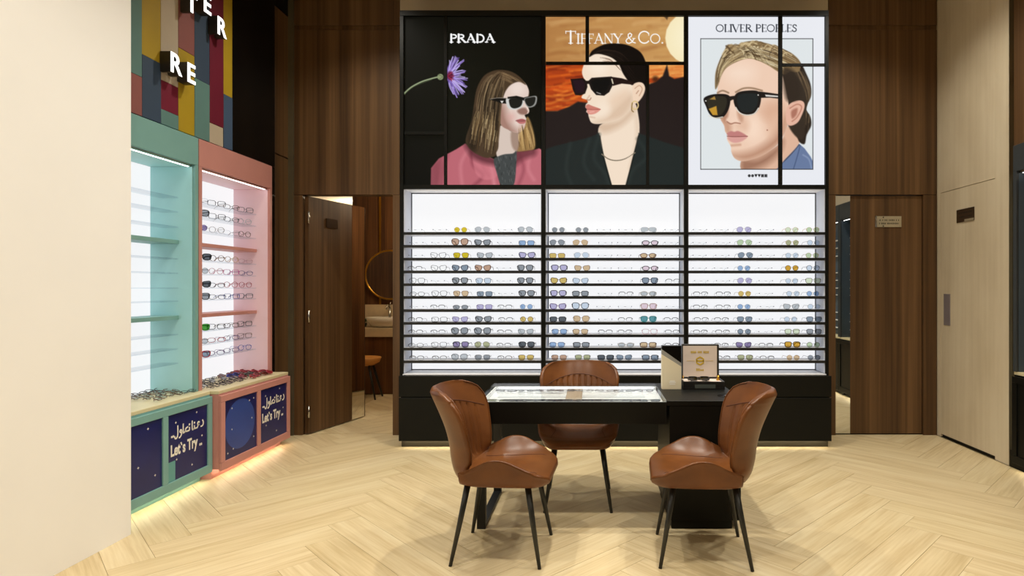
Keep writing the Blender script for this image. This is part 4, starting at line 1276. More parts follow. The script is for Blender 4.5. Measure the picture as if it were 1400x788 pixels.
def ribbon(name, strokes, origin, sc, wd, x, mat, parent, thick=0.001):
    """flat brush strokes on a wall facing +x; local (a along +y, b along +z)"""
    V, Fc = [], []
    for st in strokes:
        p = spline(st, False, 4) if len(st) > 2 else st
        n = len(p)
        base = len(V)
        for i in range(n):
            a_, b_ = p[max(i - 1, 0)], p[min(i + 1, n - 1)]
            d = (b_[0] - a_[0], b_[1] - a_[1]); l = math.hypot(*d) or 1
            nx_, ny_ = -d[1] / l * wd / 2, d[0] / l * wd / 2
            for xx in (x, x + thick):
                for sgn in (1, -1):
                    V.append((xx, origin[0] + (p[i][0] + sgn * nx_) * sc, origin[1] + (p[i][1] + sgn * ny_) * sc))
        for i in range(n - 1):
            q0, q1 = base + 4 * i, base + 4 * i + 4
            for (m1, m2) in ((0, 1), (1, 3), (3, 2), (2, 0)):
                Fc.append((q0 + m1, q0 + m2, q1 + m2, q1 + m1))
        Fc.append((base, base + 2, base + 3, base + 1)); e_ = base + 4 * (n - 1); Fc.append((e_, e_ + 1, e_ + 3, e_ + 2))
    o = mesh(name, V, Fc, mat, parent)
    return o

def shelf_unit(name, label, sgn, y0, y1, xf, xb, xc, zc, frame_m, in_m, panel_m, print_fn, extra_shelf=True, ztop=2.49, rail_m=None, led=True, cab_m=None):
    """sgn -1: on the left wall facing +x; xf front of the upper unit, xb its back, xc front of the cabinets (all positive distances)"""
    X = lambda a: sgn * a
    cab_m = cab_m or frame_m
    e = empty(name, (X(xf), (y0 + y1) / 2, 0))
    tag(e, label, 'shelf unit')
    t = 0.035
    # upper carcass
    box('header', X(xf), X(xf + 0.03), y0, y1, ztop - 0.20, ztop, frame_m, e, bev=0.0015)
    box('top_board', X(xf + 0.031), X(xb + 0.03), y0, y1, ztop - 0.03, ztop, frame_m, e)
    for (a, b) in ((y0, y0 + t), (y1 - t, y1)):
        sp = box('side_board', X(xf), X(xb + 0.03), a, b, zc + 0.001, ztop - 0.2005, frame_m, e, bev=0.0015)
    for (a, b) in ((y0 + t + .0005, y0 + t + 0.004), (y1 - t - 0.004, y1 - t - .0005)):
        box('side_lining', X(xf + 0.02), X(xb), a, b, zc + 0.001, ztop - 0.215, in_m, e)
    box('soffit', X(xf + 0.031), X(xb), y0 + t + 0.005, y1 - t - 0.005, ztop - 0.214, ztop - 0.204, in_m, e)
    if led:
        box('led_strip', X(xf + 0.034), X(xf + 0.046), y0 + t + 0.02, y1 - t - 0.02, ztop - 0.2175, ztop - 0.2145, M_LEDW, e)
    box('back_panel', X(xb), X(xb + 0.02), y0 + t + 0.001, y1 - t - 0.001, zc + 0.001, ztop - 0.215, panel_m, e)
    xs = xf + 0.12
    rails = [2.056, 1.952, 1.842, 1.614, 1.510, 1.403, 1.309, 1.069, 0.965, 0.861]
    for z in rails:
        box('glass_rail', X(xs), X(xs + 0.13), y0 + t + 0.005, y1 - t - 0.005, z - 0.008, z, rail_m or clear('acrylic_rail', (0.93, 0.95, 0.97, 1)), e)
    if extra_shelf:
        for z in (1.731, 1.188):
            box('shelf', X(xs - 0.005), X(xb - 0.001), y0 + t + 0.005, y1 - t - 0.005, z - 0.014, z + 0.014, frame_m, e, bev=0.001)
    # cabinet below with worktop and two framed doors
    zt = zc - 0.024
    box('counter', X(xc + 0.02), X(xb + 0.02), y0 - 0.002, y1 + 0.002, zt, zc, M_COUNTER, e, bev=0.002)
    box('cabinet_body', X(xc + 0.02), X(xb + 0.02), y0, y1, 0.074, zt - 0.001, cab_m, e, bev=0.001)
    box('skirting', X(xc + 0.085), X(xb), y0 + 0.01, y1 - 0.01, 0.0, 0.073, cab_m, e)
    box('led_strip', X(xc + 0.048), X(xc + 0.062), y0 + 0.03, y1 - 0.03, 0.0685, 0.0735, M_LED, e)
    fr = 0.048
    ym = (y0 + y1) / 2
    zt2 = zt - 0.012
    box('door_rail', X(xc), X(xc + 0.0195), y0, y1, zt2 - fr, zt2, cab_m, e, bev=0.002)
    box('door_rail', X(xc), X(xc + 0.0195), y0, y1, 0.062, 0.074 + fr, cab_m, e, bev=0.002)
    for (a, b) in ((y0, y0 + fr), (ym - fr / 2, ym + fr / 2), (y1 - fr, y1)):
        box('door_stile', X(xc), X(xc + 0.0195), a, b, 0.0745 + fr, zt2 - fr - 0.0005, cab_m, e, bev=0.002)
    for i, (a, b) in enumerate(((y0 + fr, ym - fr / 2), (ym + fr / 2, y1 - fr))):
        d = box('door_panel', X(xc + 0.010), X(xc + 0.0195), a + .0005, b - .0005, 0.075 + fr, zt2 - fr - 0.001, M_NAVY if print_fn else cab_m, e)
        if print_fn: print_fn(i, d, X(xc + 0.010), a, b, 0.075 + fr, zt2 - fr)
    return e

ARABIC = [  # two words read right to left, drawn as brush strokes in a 5 x 1.6 box
    [(4.72, 1.15), (4.86, .9), (4.84, .62), (4.66, .5), (4.42, .5)],                       # dal
    [(4.26, .98), (4.06, 1.08), (3.92, .92), (4.02, .76), (4.22, .78), (3.98, .68), (3.86, .5), (3.62, .5)],   # ain
    [(3.62, .5), (3.44, .5), (3.40, .86)], [(3.40, .5), (3.16, .5)],                      # noon
    [(3.06, 1.42), (3.06, .5), (3.30, .5)],                                              # alef
    [(2.62, .86), (2.60, .52), (2.40, .5)], [(2.40, .5), (2.2, .5), (1.98, .62), (2.16, .86), (2.42, .92)], [(2.0, .62), (1.90, .5), (1.78, .5)],   # noon, ha
    [(1.66, 1.42), (1.66, .5), (1.82, .5)],                                              # alef
    [(1.30, .56), (1.16, .70), (1.28, .86), (1.42, .74), (1.40, .40), (1.20, .14), (1.0, .12)],   # waw
    [(.84, 1.42), (.84, .5), (.68, .18), (.46, .16), (.38, .40)],                        # lam
]
ARABIC_DOTS = [(3.42, 1.12), (2.62, 1.12), (0.20, .44), (-.04, .44)]

def pal_star(parent, x, y, z, r):
    V = [(x + 0.0006, y, z)]
    for k in range(8):
        a = math.pi / 4 * k
        rr = r if k % 2 == 0 else r * 0.4
        V.append((x + 0.0006, y + rr * math.cos(a), z + rr * math.sin(a)))
    mesh('star', V, [(0, k + 1, (k + 1) % 8 + 1) for k in range(8)], M_PRINTW, parent)

def slogan(d, x, a, b, z0, z1):
    ww = b - a
    sc = ww * 0.79 / 4.9
    oy, oz = a + ww * 0.11, z0 + (z1 - z0) * 0.60
    ribbon('arabic_lettering', ARABIC, (oy, oz), sc, .155, x + 0.0003, M_PRINTW, d)
    for (p, r_) in ARABIC_DOTS:
        box('dot', x + .0003, x + .0013, oy + (p - .1) * sc, oy + (p + .1) * sc, oz + (r_ - .1) * sc, oz + (r_ + .1) * sc, M_PRINTW, d)
    me = text_mesh("Let`s Try ..", 0.108, 0.0005, 0.0035)
    xs = [v.co.x for v in me.vertices]
    k = ww * 0.78 / (max(xs) - min(xs))
    o = link('slogan_lettering', me, M_PRINTW, d)
    off = wloc(d)
    o.rotation_euler = (R(90), 0, R(90))
    o.scale = (k, 1.15 * 0.84, 1)
    o.location = (x + 0.001 - off.x, a + ww * 0.08 - min(xs) * k - off.y, z0 + (z1 - z0) * 0.375 - off.z)
    for (fy, fz) in ((.2, .86), (.72, .92), (.22, .30), (.86, .52), (.60, .12), (.44, .72)):
        pal_star(d, x, a + ww * fy, z0 + (z1 - z0) * fz, 0.010)

M_OVAL = plain('blue_oval_print', rgb(48, 74, 152), rough=0.3, var=0.08)
M_TEALPRINT = plain('teal_print', rgb(96, 160, 158), rough=0.4, var=0.06)
def print_pink(i, d, x, a, b, z0, z1):
    if i == 1:
        slogan(d, x, a, b, z0, z1)
    else:
        n = 40
        cy, cz_ = (a + b) / 2 - 0.01, z0 + (z1 - z0) * 0.53
        V = [(x + 0.0006, cy + (b - a) * 0.46 * math.cos(2 * math.pi * k / n), cz_ + (z1 - z0) * 0.43 * math.sin(2 * math.pi * k / n)) for k in range(n)]
        mesh('oval_print', V, [tuple(range(n))], M_OVAL, d)
        for (fy, fz) in ((.22, .84), (.76, .88), (.22, .48), (.84, .55), (.90, .9), (.1, .1), (.26, .14), (.9, .2)):
            pal_star(d, x + 0.0004, a + (b - a) * fy, z0 + (z1 - z0) * fz, 0.010)

def print_teal(i, d, x, a, b, z0, z1):
    if i == 1:
        slogan(d, x, a, b, z0, z1)
    else:
        for (fy, fz) in ((.2, .8), (.7, .9), (.5, .4), (.85, .2)):
            pal_star(d, x, a + (b - a) * fy, z0 + (z1 - z0) * fz, 0.010)
    if i == 1:
        mesh('teal_print', [(x + 0.0006, a, z0), (x + 0.0006, a + 0.075, z0), (x + 0.0006, a + 0.075, z0 + 0.13), (x + 0.0006, a, z0 + 0.13)], [(0, 1, 2, 3)], M_TEALPRINT, d)

ZC = 0.648
shelf_unit('shelf_unit', 'pink shelf unit with backlit eyewear rails and navy printed cabinet doors', -1, 4.374, 5.370, 2.868, 3.19, 2.705, ZC, M_PINK, M_PINKIN, M_PANEL, print_pink)
shelf_unit('shelf_unit', 'teal shelf unit with navy printed cabinet doors beside the pink unit', -1, 3.413, 4.366, 2.868, 3.19, 2.765, ZC, M_TEAL, M_TEALIN, M_PANEL, print_teal)
M_WRAIL = plain('white_rail', rgb(225, 228, 230), rough=0.4)
for (a, b, nm) in ((3.60, 4.60, 'far'), (2.59, 3.59, 'near')):
    shelf_unit('shelf_unit', 'dark slate shelf unit with black cabinets on the right-hand wall, %s one' % nm, 1, a, b, 3.225, 3.398, 3.215, 0.76, M_SLATE, M_SLATEIN, M_SLATEIN, None, extra_shelf=False, rail_m=M_WRAIL, cab_m=M_BLACK)

# glasses on the rails of the pink unit
PR = [(2.056, 'top'), (1.952, 'second'), (1.842, 'third'), (1.614, 'fourth'), (1.510, 'fifth'), (1.403, 'sixth'), (1.309, 'seventh'), (1.069, 'eighth'), (0.965, 'ninth'), (0.861, 'lowest')]
PROW = [
 [('o', 'clear', 'clear'), ('r', 'silver', 'clear'), ('s', 'dark', 'clear'), ('o', 'brown', 'clear'), ('s', 'black', 'clear')],
 [('w', 'black', 'grey'), ('r', 'clear', 'clear'), ('s', 'dark', 'clear'), ('o', 'black', 'clear'), ('r', 'silver', 'clear')],
 [('r', 'purple', 'purple'), ('o', 'clear', 'clear'), ('r', 'silver', 'clear'), ('o', 'clear', 'clear'), ('r', 'brown', 'clear')],
 [('w', 'black', 'dark'), ('s', 'black', 'clear'), ('r', 'brown', 'clear'), ('r', 'gold', 'clear'), ('o', 'pink', 'clear')],
 [('r', 'grey', 'lightgrey'), ('o', 'magenta', 'clear'), ('r', 'pink', 'clear'), ('s', 'magenta', 'clear'), ('o', 'purple', 'clear')],
 [('c', 'black', 'dark'), ('s', 'dark', 'clear'), ('o', 'dark', 'clear'), ('r', 'red', 'clear'), ('r', 'red', 'clear')],
 [('w', 'dark', 'grey'), ('r', 'black', 'clear'), ('o', 'navy', 'clear'), ('s', 'blue', 'clear'), ('s', 'black', 'clear')],
 [('w', 'green', 'greenish'), ('s', 'dark', 'clear'), ('s', 'black', 'clear'), ('o', 'brown', 'clear'), ('s', 'black', 'clear')],
 [('r', 'silver', 'lightgrey'), ('s', 'grey', 'clear'), ('o', 'red', 'clear'), ('o', 'purple', 'clear'), ('s', 'brown', 'clear')],
 [('w', 'red', 'slate'), ('s', 'dark', 'clear'), ('o', 'purple', 'clear'), ('o', 'purple', 'clear'), ('r', 'blue', 'clear')]]
for (z, rn), row in zip(PR, PROW):
    for ci, (k, fc, lc) in enumerate(row[:1] + row[2:]):
        yy = 4.615 + ci * 0.198 + random.uniform(-.012, .012)
        glasses(K[k], fc, lc, (-3.015, yy, z + 0.0002), R(62) + random.uniform(-.12, .12), where='%s along the %s rail of the pink unit' % (ORD[ci], rn), group='glasses on the pink unit', thin=(lc == 'clear'))
# folded glasses laid out on the two counters
def laid(unit, y0, y1, xfr, rows, per, pal, group):
    for r_ in range(rows):
        for c in range(per):
            fy = y0 + (y1 - y0) * (c + 0.5) / per + random.uniform(-.02, .02)
            fx = xfr + 0.07 + r_ * 0.085 + random.uniform(-.008, .008)
            k, fc, lc = pal(r_, c, per)
            if k is None: continue
            glasses(K[k], fc, lc, (-fx, fy, ZC + 0.012), R(90) + random.uniform(-.5, .5), tilt=R(-68) + random.uniform(-.1, .1), where='folded, place %s in %s row, %s counter' % (ORD[c], ['front', 'second', 'third', 'back'][r_], unit), group=group, thin=(lc == 'clear'), folded=True)
def pal_pink(r_, c, per):
    if c >= 4:
        return random.choice([('w', 'red', 'red'), ('c', 'red', 'red'), ('w', 'brown', 'red')]) if (c, r_) not in ((5, 1), (4, 2)) else (('w', 'blue', 'royal') if c == 4 else ('w', 'darkgreen', 'deep'))
    return random.choice([('s', 'black', 'clear'), ('o', 'black', 'clear'), ('r', 'dark', 'clear'), ('w', 'black', 'clear')])
laid('pink', 4.42, 5.32, 2.735, 4, 7, pal_pink, 'folded glasses on the pink counter')
laid('teal', 3.95, 4.335, 2.795, 4, 3, lambda r_, c, per: random.choice([('s', 'brown', 'clear'), ('o', 'dark', 'clear'), ('r', 'tortoise', 'clear')]), 'folded glasses on the teal counter')

# ------------------------------------------------------------------ channel letters above the shelving
def channel_letter(ch, yc, z0, hgt, label):
    me = text_mesh(ch, 1.0, 0.0, 0.018)
    co = np.array([v.co[:] for v in me.vertices])
    mn, mx = co.min(0), co.max(0)
    k = hgt / (mx[1] - mn[1])
    e = empty('channel_letter', (-2.885, yc, z0))
    tag(e, label, 'letter', 'lit letters above the shelving')
    bpy.data.meshes.remove(me)
    bodym = text_mesh(ch, k, 0.035, 0.018 * k)
    o = link('letter_body', bodym, M_LETTERSIDE, e)
    face = text_mesh(ch, k, 0.002, 0.018 * k)
    f = link('letter_face', face, M_LETTER, e)
    for (ob, dx) in ((o, 0.0365), (f, 0.0745)):
        ob.rotation_euler = (R(90), 0, R(90))
        ob.location = (dx, -(mn[0] + mx[0]) / 2 * k, -mn[1] * k)
LH = 0.135
for (ch, u, v, lab) in (('T', 262.5, 17.2, 'white lit channel letter T, leftmost of the upper row'), ('E', 284, 18.6, 'white lit channel letter E in the upper row, beside the R'), ('R', 304, 50, 'white lit channel letter R ending the upper row'),
                        ('R', 241.5, 101.5, 'white lit channel letter R in the lower row, before the E'), ('E', 262, 114, 'white lit channel letter E ending the lower row')):
    y = 2.81 * F / (PX - u)
    channel_letter(ch, y, wz(v, y), LH, lab)
# ------------------------------------------------------------------ consulting table with a glass showcase
TY0, TY1, TZ = 3.476, 4.118, 0.746
TX0, TX1, TXG = -0.675, 0.88, 0.43
tb = empty('showcase_table', ((TX0 + TX1) / 2, (TY0 + TY1) / 2, 0))
tag(tb, 'black rectangular consulting table with glass-topped showcase and solid right end', 'table')
AP = 0.135
e = 0.001
box('apron_front', TX0, TXG, TY0, TY0 + 0.02, TZ - AP, TZ - 0.009, M_BLACK, tb, bev=0.0015)
box('apron_back', TX0, TXG, TY1 - 0.075, TY1 - 0.055, TZ - AP, TZ - 0.009, M_BLACK, tb, bev=0.0015)
box('apron_side', TX0, TX0 + 0.02, TY0 + 0.021, TY1 - 0.076, TZ - AP, TZ - 0.009, M_BLACK, tb, bev=0.0015)
M_TRAY = plain('white_tray', rgb(246, 247, 250), rough=0.5, var=0.01)
box('tray_floor', TX0 + 0.021, TXG - 0.001, TY0 + 0.021, TY1 - 0.076, TZ - AP + 0.002, TZ - 0.036, M_TRAY, tb)
for (a, b) in ((TY0 + 0.0205, TY0 + 0.028), (TY1 - 0.084, TY1 - 0.0765)):
    box('tray_wall', TX0 + 0.022, TXG - 0.002, a, b, TZ - 0.0355, TZ - 0.010, M_TRAY, tb)
box('tray_wall', TX0 + 0.0215, TX0 + 0.029, TY0 + 0.029, TY1 - 0.085, TZ - 0.0355, TZ - 0.010, M_TRAY, tb)
box('led_strip', TX0 + 0.05, TXG - 0.02, TY1 - 0.092, TY1 - 0.0855, TZ - 0.018, TZ - 0.011, emit('showcase_led', (0.97, 0.98, 1.0, 1), 4.5), tb)
box('glass_top', TX0 + 0.001, TXG - 0.001, TY0 + 0.001, TY1 - 0.001, TZ - 0.008, TZ, clear('showcase_glass', (0.96, 0.975, 0.97, 1), gloss=0.36), tb)
box('velvet_strip', TX0 + 0.13, TXG - 0.13, 3.640, 3.690, TZ - 0.0355, TZ - 0.030, plain('navy_velvet', rgb(34, 40, 70), rough=0.9), tb)
box('velvet_strip', TX0 + 0.08, TXG - 0.10, 3.77, 3.84, TZ - 0.0355, TZ - 0.030, plain('grey_liner', rgb(226, 229, 236), rough=0.8), tb)
box('reflection_band', -0.165, -0.065, TY0 + 0.15, TY1 - 0.10, TZ - 0.0295, TZ - 0.020, plain('beige_band', rgb(178, 160, 140), rough=0.6), tb, bev=0.002)  # solid beige band built in place of a reflection in the glass top
box('solid_top', TXG, TX1, TY0, TY1, TZ - 0.03, TZ, M_BLACK, tb, bev=0.002)
tube('cable_grommet', [(wx(988, 3.63), 3.63, TZ), (wx(988, 3.63), 3.63, TZ + 0.003)], 0.032, M_GLOSSBLACK, tb, n=24)
# pedestal and sled leg
box('pedestal', 0.447, 0.862, TY0 + 0.003, TY1 - 0.02, 0.05, TZ - 0.031, M_BLACK, tb, bev=0.002)
box('pedestal_plinth', 0.46, 0.812, TY0 + 0.012, TY1 - 0.04, 0.0, 0.0495, M_BLACK, tb)
def leg_bar(x0, x1, y0, y1, z0, z1):
    box('leg_bar', x0, x1, y0, y1, z0, z1, M_BLACKMETAL, tb, bev=0.0015)
lx0, lx1 = TX0 + 0.004, TX0 + 0.054
leg_bar(lx0, lx1, TY0 + 0.003, TY0 + 0.045, 0.0, TZ - AP - 0.001)
leg_bar(lx0, lx1, TY1 - 0.045, TY1 - 0.003, 0.0, TZ - AP - 0.001)
leg_bar(lx0, lx1, TY0 + 0.046, TY1 - 0.046, 0.0, 0.022)

# glasses lying in the showcase
zt_ = TZ - 0.0355
row_f = [('w', 'grey', 'olive'), ('s', 'dark', 'clear'), ('a', 'silver', 'lightgrey'), ('r', 'dark', 'lightgrey'), ('w', 'navy', 'slate'), ('w', 'grey', 'lightgrey'), ('r', 'silver', 'clear'), ('s', 'silver', 'clear'), ('w', 'navy', 'slate')]
row_b = [('s', 'dark', 'clear'), ('o', 'dark', 'clear'), ('w', 'grey', 'grey'), ('w', 'grey', 'grey'), ('r', 'silver', 'clear'), ('s', 'silver', 'clear'), ('s', 'dark', 'clear'), ('r', 'dark', 'clear')]
for (row, y, rn) in ((row_f, 3.545, 'front'), (row_b, 3.90, 'back')):
    for i, (k, fc, lc) in enumerate(row):
        x = TX0 + 0.11 + i * (TXG - TX0 - 0.2) / (len(row) - 1)
        glasses(K[k], fc, lc, (x, y, zt_ + 0.0192), random.uniform(-.12, .12), tilt=R(-88), folded=True, where='%s from left, %s row, showcase' % (ORD[i], rn), group='glasses under the showcase glass', thin=True)

# upright display block on the table
BX0, BX1, BY0 = wx(905, 3.875), wx(931.5, 3.875), 3.875
BH = wz(473, 3.875) - TZ
bl = empty('display_block', ((BX0 + BX1) / 2, BY0, TZ))
tag(bl, 'upright beige and black block with a grey diagonal band standing on the table', 'display block')
zA = TZ
M_CREAM = plain('cream_card', rgb(226, 214, 184), rough=0.5, var=0.02)
hw = BX1 - BX0
def dz(f): return TZ + BH * f
prism('cream_face', [(BX0, zA), (BX1, zA), (BX1, dz(0.52)), (BX0, dz(0.80))], 'y', BY0, BY0 + 0.05, M_CREAM, bl)
prism('grey_band', [(BX0, dz(0.801)), (BX1, dz(0.521)), (BX1, dz(0.60)), (BX0, dz(0.915))], 'y', BY0, BY0 + 0.05, plain('grey_card', rgb(150, 148, 140), rough=0.4), bl)
prism('black_corner', [(BX0, dz(0.916)), (BX1, dz(0.601)), (BX1, dz(1.0)), (BX0, dz(1.0))], 'y', BY0, BY0 + 0.05, M_GLOSSBLACK, bl)
for k, (f, ww) in enumerate(((0.175, .26), (0.145, .34), (0.105, .30))):
    xm = (BX0 + BX1) / 2 + 0.005
    box('print_line', xm - hw * ww / 2, xm + hw * ww / 2, BY0 - 0.0008, BY0 - 0.0001, dz(f), dz(f) + 0.006, M_PRINTW, bl)

# open presentation case with a gold emblem in its lid
CX0, CX1 = wx(934, 3.85), wx(991, 3.85)
CY0, CY1 = 3.85, 4.03
pc = empty('presentation_case', ((CX0 + CX1) / 2, CY0, TZ))
tag(pc, 'open black presentation case with pale lid lining and gold hexagon emblem', 'case')
M_CASE = plain('case_black', rgb(24, 24, 24), rough=0.35)
M_LINING = plain('case_lining', rgb(208, 194, 184), rough=0.7, var=0.02)
M_EMBLEM = plain('gold_foil', rgb(206, 176, 50), rough=0.4, metal=0.3)
cz0 = TZ
ch = 0.052
box('case_floor', CX0, CX1, CY0, CY1, cz0, cz0 + 0.012, M_CASE, pc)
box('case_wall', CX0, CX1, CY0, CY0 + 0.01, cz0 + 0.0125, cz0 + ch, M_CASE, pc)
box('case_wall', CX0, CX1, CY1 - 0.01, CY1, cz0 + 0.0125, cz0 + ch, M_CASE, pc)
box('case_wall', CX0, CX0 + 0.01, CY0 + 0.0105, CY1 - 0.0105, cz0 + 0.0125, cz0 + ch, M_CASE, pc)
box('case_wall', CX1 - 0.01, CX1, CY0 + 0.0105, CY1 - 0.0105, cz0 + 0.0125, cz0 + ch, M_CASE, pc)
box('case_lining', CX0 + 0.0105, CX1 - 0.0105, CY0 + 0.0105, CY1 - 0.0105, cz0 + 0.0125, cz0 + ch - 0.006, M_LINING, pc)
box('front_label', CX0 + 0.075, CX1 - 0.06, CY0 - 0.0012, CY0 - 0.0002, cz0 + 0.010, cz0 + 0.034, plain('label_grey', rgb(70, 76, 72), rough=0.5), pc)
LY = CY1 - 0.004
l0, l1 = wx(932.2, LY), wx(983, LY)
lz0, lz1 = wz(518.0, LY), wz(471, LY)
lid = box('lid', l0, l1, LY, LY + 0.03, lz0, lz1, M_CASE, pc, bev=0.002)
lx, ly_ = wx(957.5, LY), LY
box('lid_lining', l0 + 0.008, l1 - 0.014, LY - 0.001, LY - 0.0002, lz0 + 0.012, lz1 - 0.010, M_LINING, lid)
yy = LY - 0.0022
hexc = (wx(957, LY), wz(493.6, LY))
n = 6
V = []
for rr in (0.031, 0.022):
    for dy in (yy - 0.001, yy + 0.001):
        V += [(hexc[0] + rr * math.sin(math.pi / 3 * k), dy, hexc[1] + rr * math.cos(math.pi / 3 * k)) for k in range(n)]
Fc = []
for k in range(n):
    k2 = (k + 1) % n
    Fc += [(k, k2, 12 + k2, 12 + k), (k, 6 + k, 6 + k2, k2), (12 + k, 12 + k2, 18 + k2, 18 + k), (6 + k, 18 + k, 18 + k2, 6 + k2)]
mesh('hexagon_emblem', V, Fc, M_EMBLEM, lid)
box('emblem_bar', hexc[0] - 0.024, hexc[0] + 0.024, yy - 0.001, yy + 0.001, hexc[1] - 0.0045, hexc[1] + 0.0045, M_EMBLEM, lid)
for sx in (-1, 1):
    box('gold_rule', hexc[0] + sx * 0.034, hexc[0] + sx * 0.09, yy, yy + 0.001, hexc[1] - 0.0008, hexc[1] + 0.0008, M_EMBLEM, lid)
x = wx(944.5, LY)
for k in range(13):
    if k not in (4, 8):
        box('gold_letter', x, x + 0.0065, yy, yy + 0.001, wz(483.2, LY), wz(480.2, LY), M_EMBLEM, lid)
    x += 0.0094
x = wx(951.8, LY)
for k in range(6):
    box('gold_letter', x, x + 0.006, yy, yy + 0.001, wz(507.4, LY), wz(507.4 - random.choice((2, 2.4, 3.4)), LY), M_EMBLEM, lid)
    x += 0.0088
for u in (933.5, 980.5):
    tube('lid_stay', [(wx(u, LY), CY1 - 0.03, cz0 + ch), (wx(u, LY), LY - 0.002, lz0 + 0.02)], 0.004, M_GOLD, pc, n=8)
bw = tube('gold_clasp', [(wx(981.5, 3.95), 3.95, cz0 + ch - 0.006), (wx(982.5, 3.95), 3.95, cz0 + ch + 0.028)], [0.012, 0.005], M_GOLD, pc, n=10)
glasses('wayfarer', 'black', 'dark', ((CX0 + CX1) / 2 - 0.02, CY0 + 0.035, cz0 + ch + 0.004), 0.08, tilt=R(-72), where='resting in the open presentation case', group='', thin=False, folded=True)

# ------------------------------------------------------------------ leather chairs
def leather():
    m, nt, b = nodes_of('tan_leather')
    tc = nt.nodes.new('ShaderNodeTexCoord')
    n1 = nt.nodes.new('ShaderNodeTexNoise'); n1.inputs['Scale'].default_value = 7; n1.inputs['Detail'].default_value = 4
    nt.links.new(tc.outputs['Object'], n1.inputs['Vector'])
    rp = nt.nodes.new('ShaderNodeValToRGB')
    rp.color_ramp.elements[0].position = 0.3; rp.color_ramp.elements[0].color = rgb(90, 51, 22)
    rp.color_ramp.elements[1].position = 0.72; rp.color_ramp.elements[1].color = rgb(114, 68, 31)
    nt.links.new(n1.outputs['Fac'], rp.inputs['Fac'])
    nt.links.new(rp.outputs['Color'], b.inputs['Base Color'])
    n2 = nt.nodes.new('ShaderNodeTexNoise'); n2.inputs['Scale'].default_value = 190; n2.inputs['Detail'].default_value = 3
    nt.links.new(tc.outputs['Object'], n2.inputs['Vector'])
    bp = nt.nodes.new('ShaderNodeBump'); bp.inputs['Strength'].default_value = 0.12; bp.inputs['Distance'].default_value = 0.001
    nt.links.new(n2.outputs['Fac'], bp.inputs['Height'])
    nt.links.new(bp.outputs['Normal'], b.inputs['Normal'])
    b.inputs['Roughness'].default_value = 0.33
    b.inputs['Specular IOR Level'].default_value = 0.36
    return m
M_LEATHER = leather()
M_SEAM = plain('seam_thread', rgb(84, 46, 26), rough=0.7)
M_LEG = plain('dark_steel_leg', rgb(26, 28, 26), rough=0.4, var=0.08)
# profile keys: t, x, z, half width, side rise, wing reach
KEYS = np.array([
 [0.00, .262, .426, .135, .000, 0], [0.02, .256, .442, .170, .002, 0], [0.06, .232, .454, .208, .008, 0], [0.14, .180, .456, .236, .024, 0],
 [0.28, .080, .446, .252, .096, 0], [0.39, -.005, .438, .254, .128, 0], [0.50, -.085, .432, .244, .096, 0.00], [0.60, -.155, .436, .224, .030, .014],
 [0.66, -.204, .456, .212, .024, .055], [0.71, -.230, .505, .206, .008, .100], [0.78, -.248, .585, .214, 0, .118], [0.85, -.274, .680, .236, 0, .128],
 [0.90, -.304, .750, .254, 0, .142], [0.94, -.332, .808, .256, 0, .142], [0.965, -.350, .842, .242, 0, .128], [0.983, -.362, .864, .216, 0, .104],
 [0.994, -.368, .876, .182, 0, .076], [1.00, -.371, .883, .138, 0, .044]])

def key(t):
    return [np.interp(t, KEYS[:, 0], KEYS[:, c]) for c in range(1, 6)]

def key_s(t):
    d = 0.018
    ks = [key(min(1, max(0, t + o))) for o in (-d, 0, d)] if 0.03 < t < 0.96 else [key(t)]
    r_ = [sum(k[i] for k in ks) / len(ks) for i in range(5)]
    if 0.12 < t < 0.64:
        r_[3] = sum(key(t + o)[3] for o in (-.09, -.06, -.03, 0, .03, .06, .09)) / 7
    return r_

def surf(t, s):
    x, z, wd, h, f = key_s(t)
    a = abs(s)
    y = wd * s
    return Vector((x + f * a ** 2.1, y, z + h * a ** 3.0))

def surf_n(t, s):
    d = 0.006
    t0, t1 = max(0, t - d), min(1, t + d)
    s0, s1 = max(-1, s - 0.02), min(1, s + 0.02)
    dt = surf(t1, s) - surf(t0, s)
    ds = surf(t, s1) - surf(t, s0)
    n_ = ds.cross(dt)
    if n_.length < 1e-9: return Vector((0, 0, 1))
    n_.normalize()
    return -n_ if n_.dot(Vector((0.8, 0, 0.6))) < 0 else n_

def ribs(t, s):
    """vertical stitched channels on the inner back"""
    if t < 0.67 or abs(s) > 0.80: return 0.0
    top = 0.925 - 0.05 * abs(s) ** 2
    if t > top: return 0.0
    fade = min(1, (t - 0.67) / 0.02, (top - t) / 0.006, (0.80 - abs(s)) / 0.03)
    ph = (s * 6.5 + 0.5) % 1.0
    return -0.010 * max(0, fade) * max(0.0, 1 - abs(ph - 0.5) / 0.2)

def seat_under(t, s):
    """underside of the seat: flat pan with upright sides"""
    x, z, wd, h, f = key_s(t)
    zb = np.interp(t, [0, .02, .06, .12, .5, .6, .66], [.418, .404, .394, .389, .389, .404, .430])
    a = abs(s)
    top = surf(t, math.copysign(1, s) if s else 1).z - 0.012
    kk = min(1, max(0, (t - 0.42) / 0.18))
    xb = x + (-0.012 if t > 0.1 else -0.012 * t / 0.1) - 0.05 * kk * kk * (3 - 2 * kk)
    return Vector((xb, (wd + 0.006) * math.copysign(a ** 0.8, s), zb + max(0, top - zb) * a ** 9))

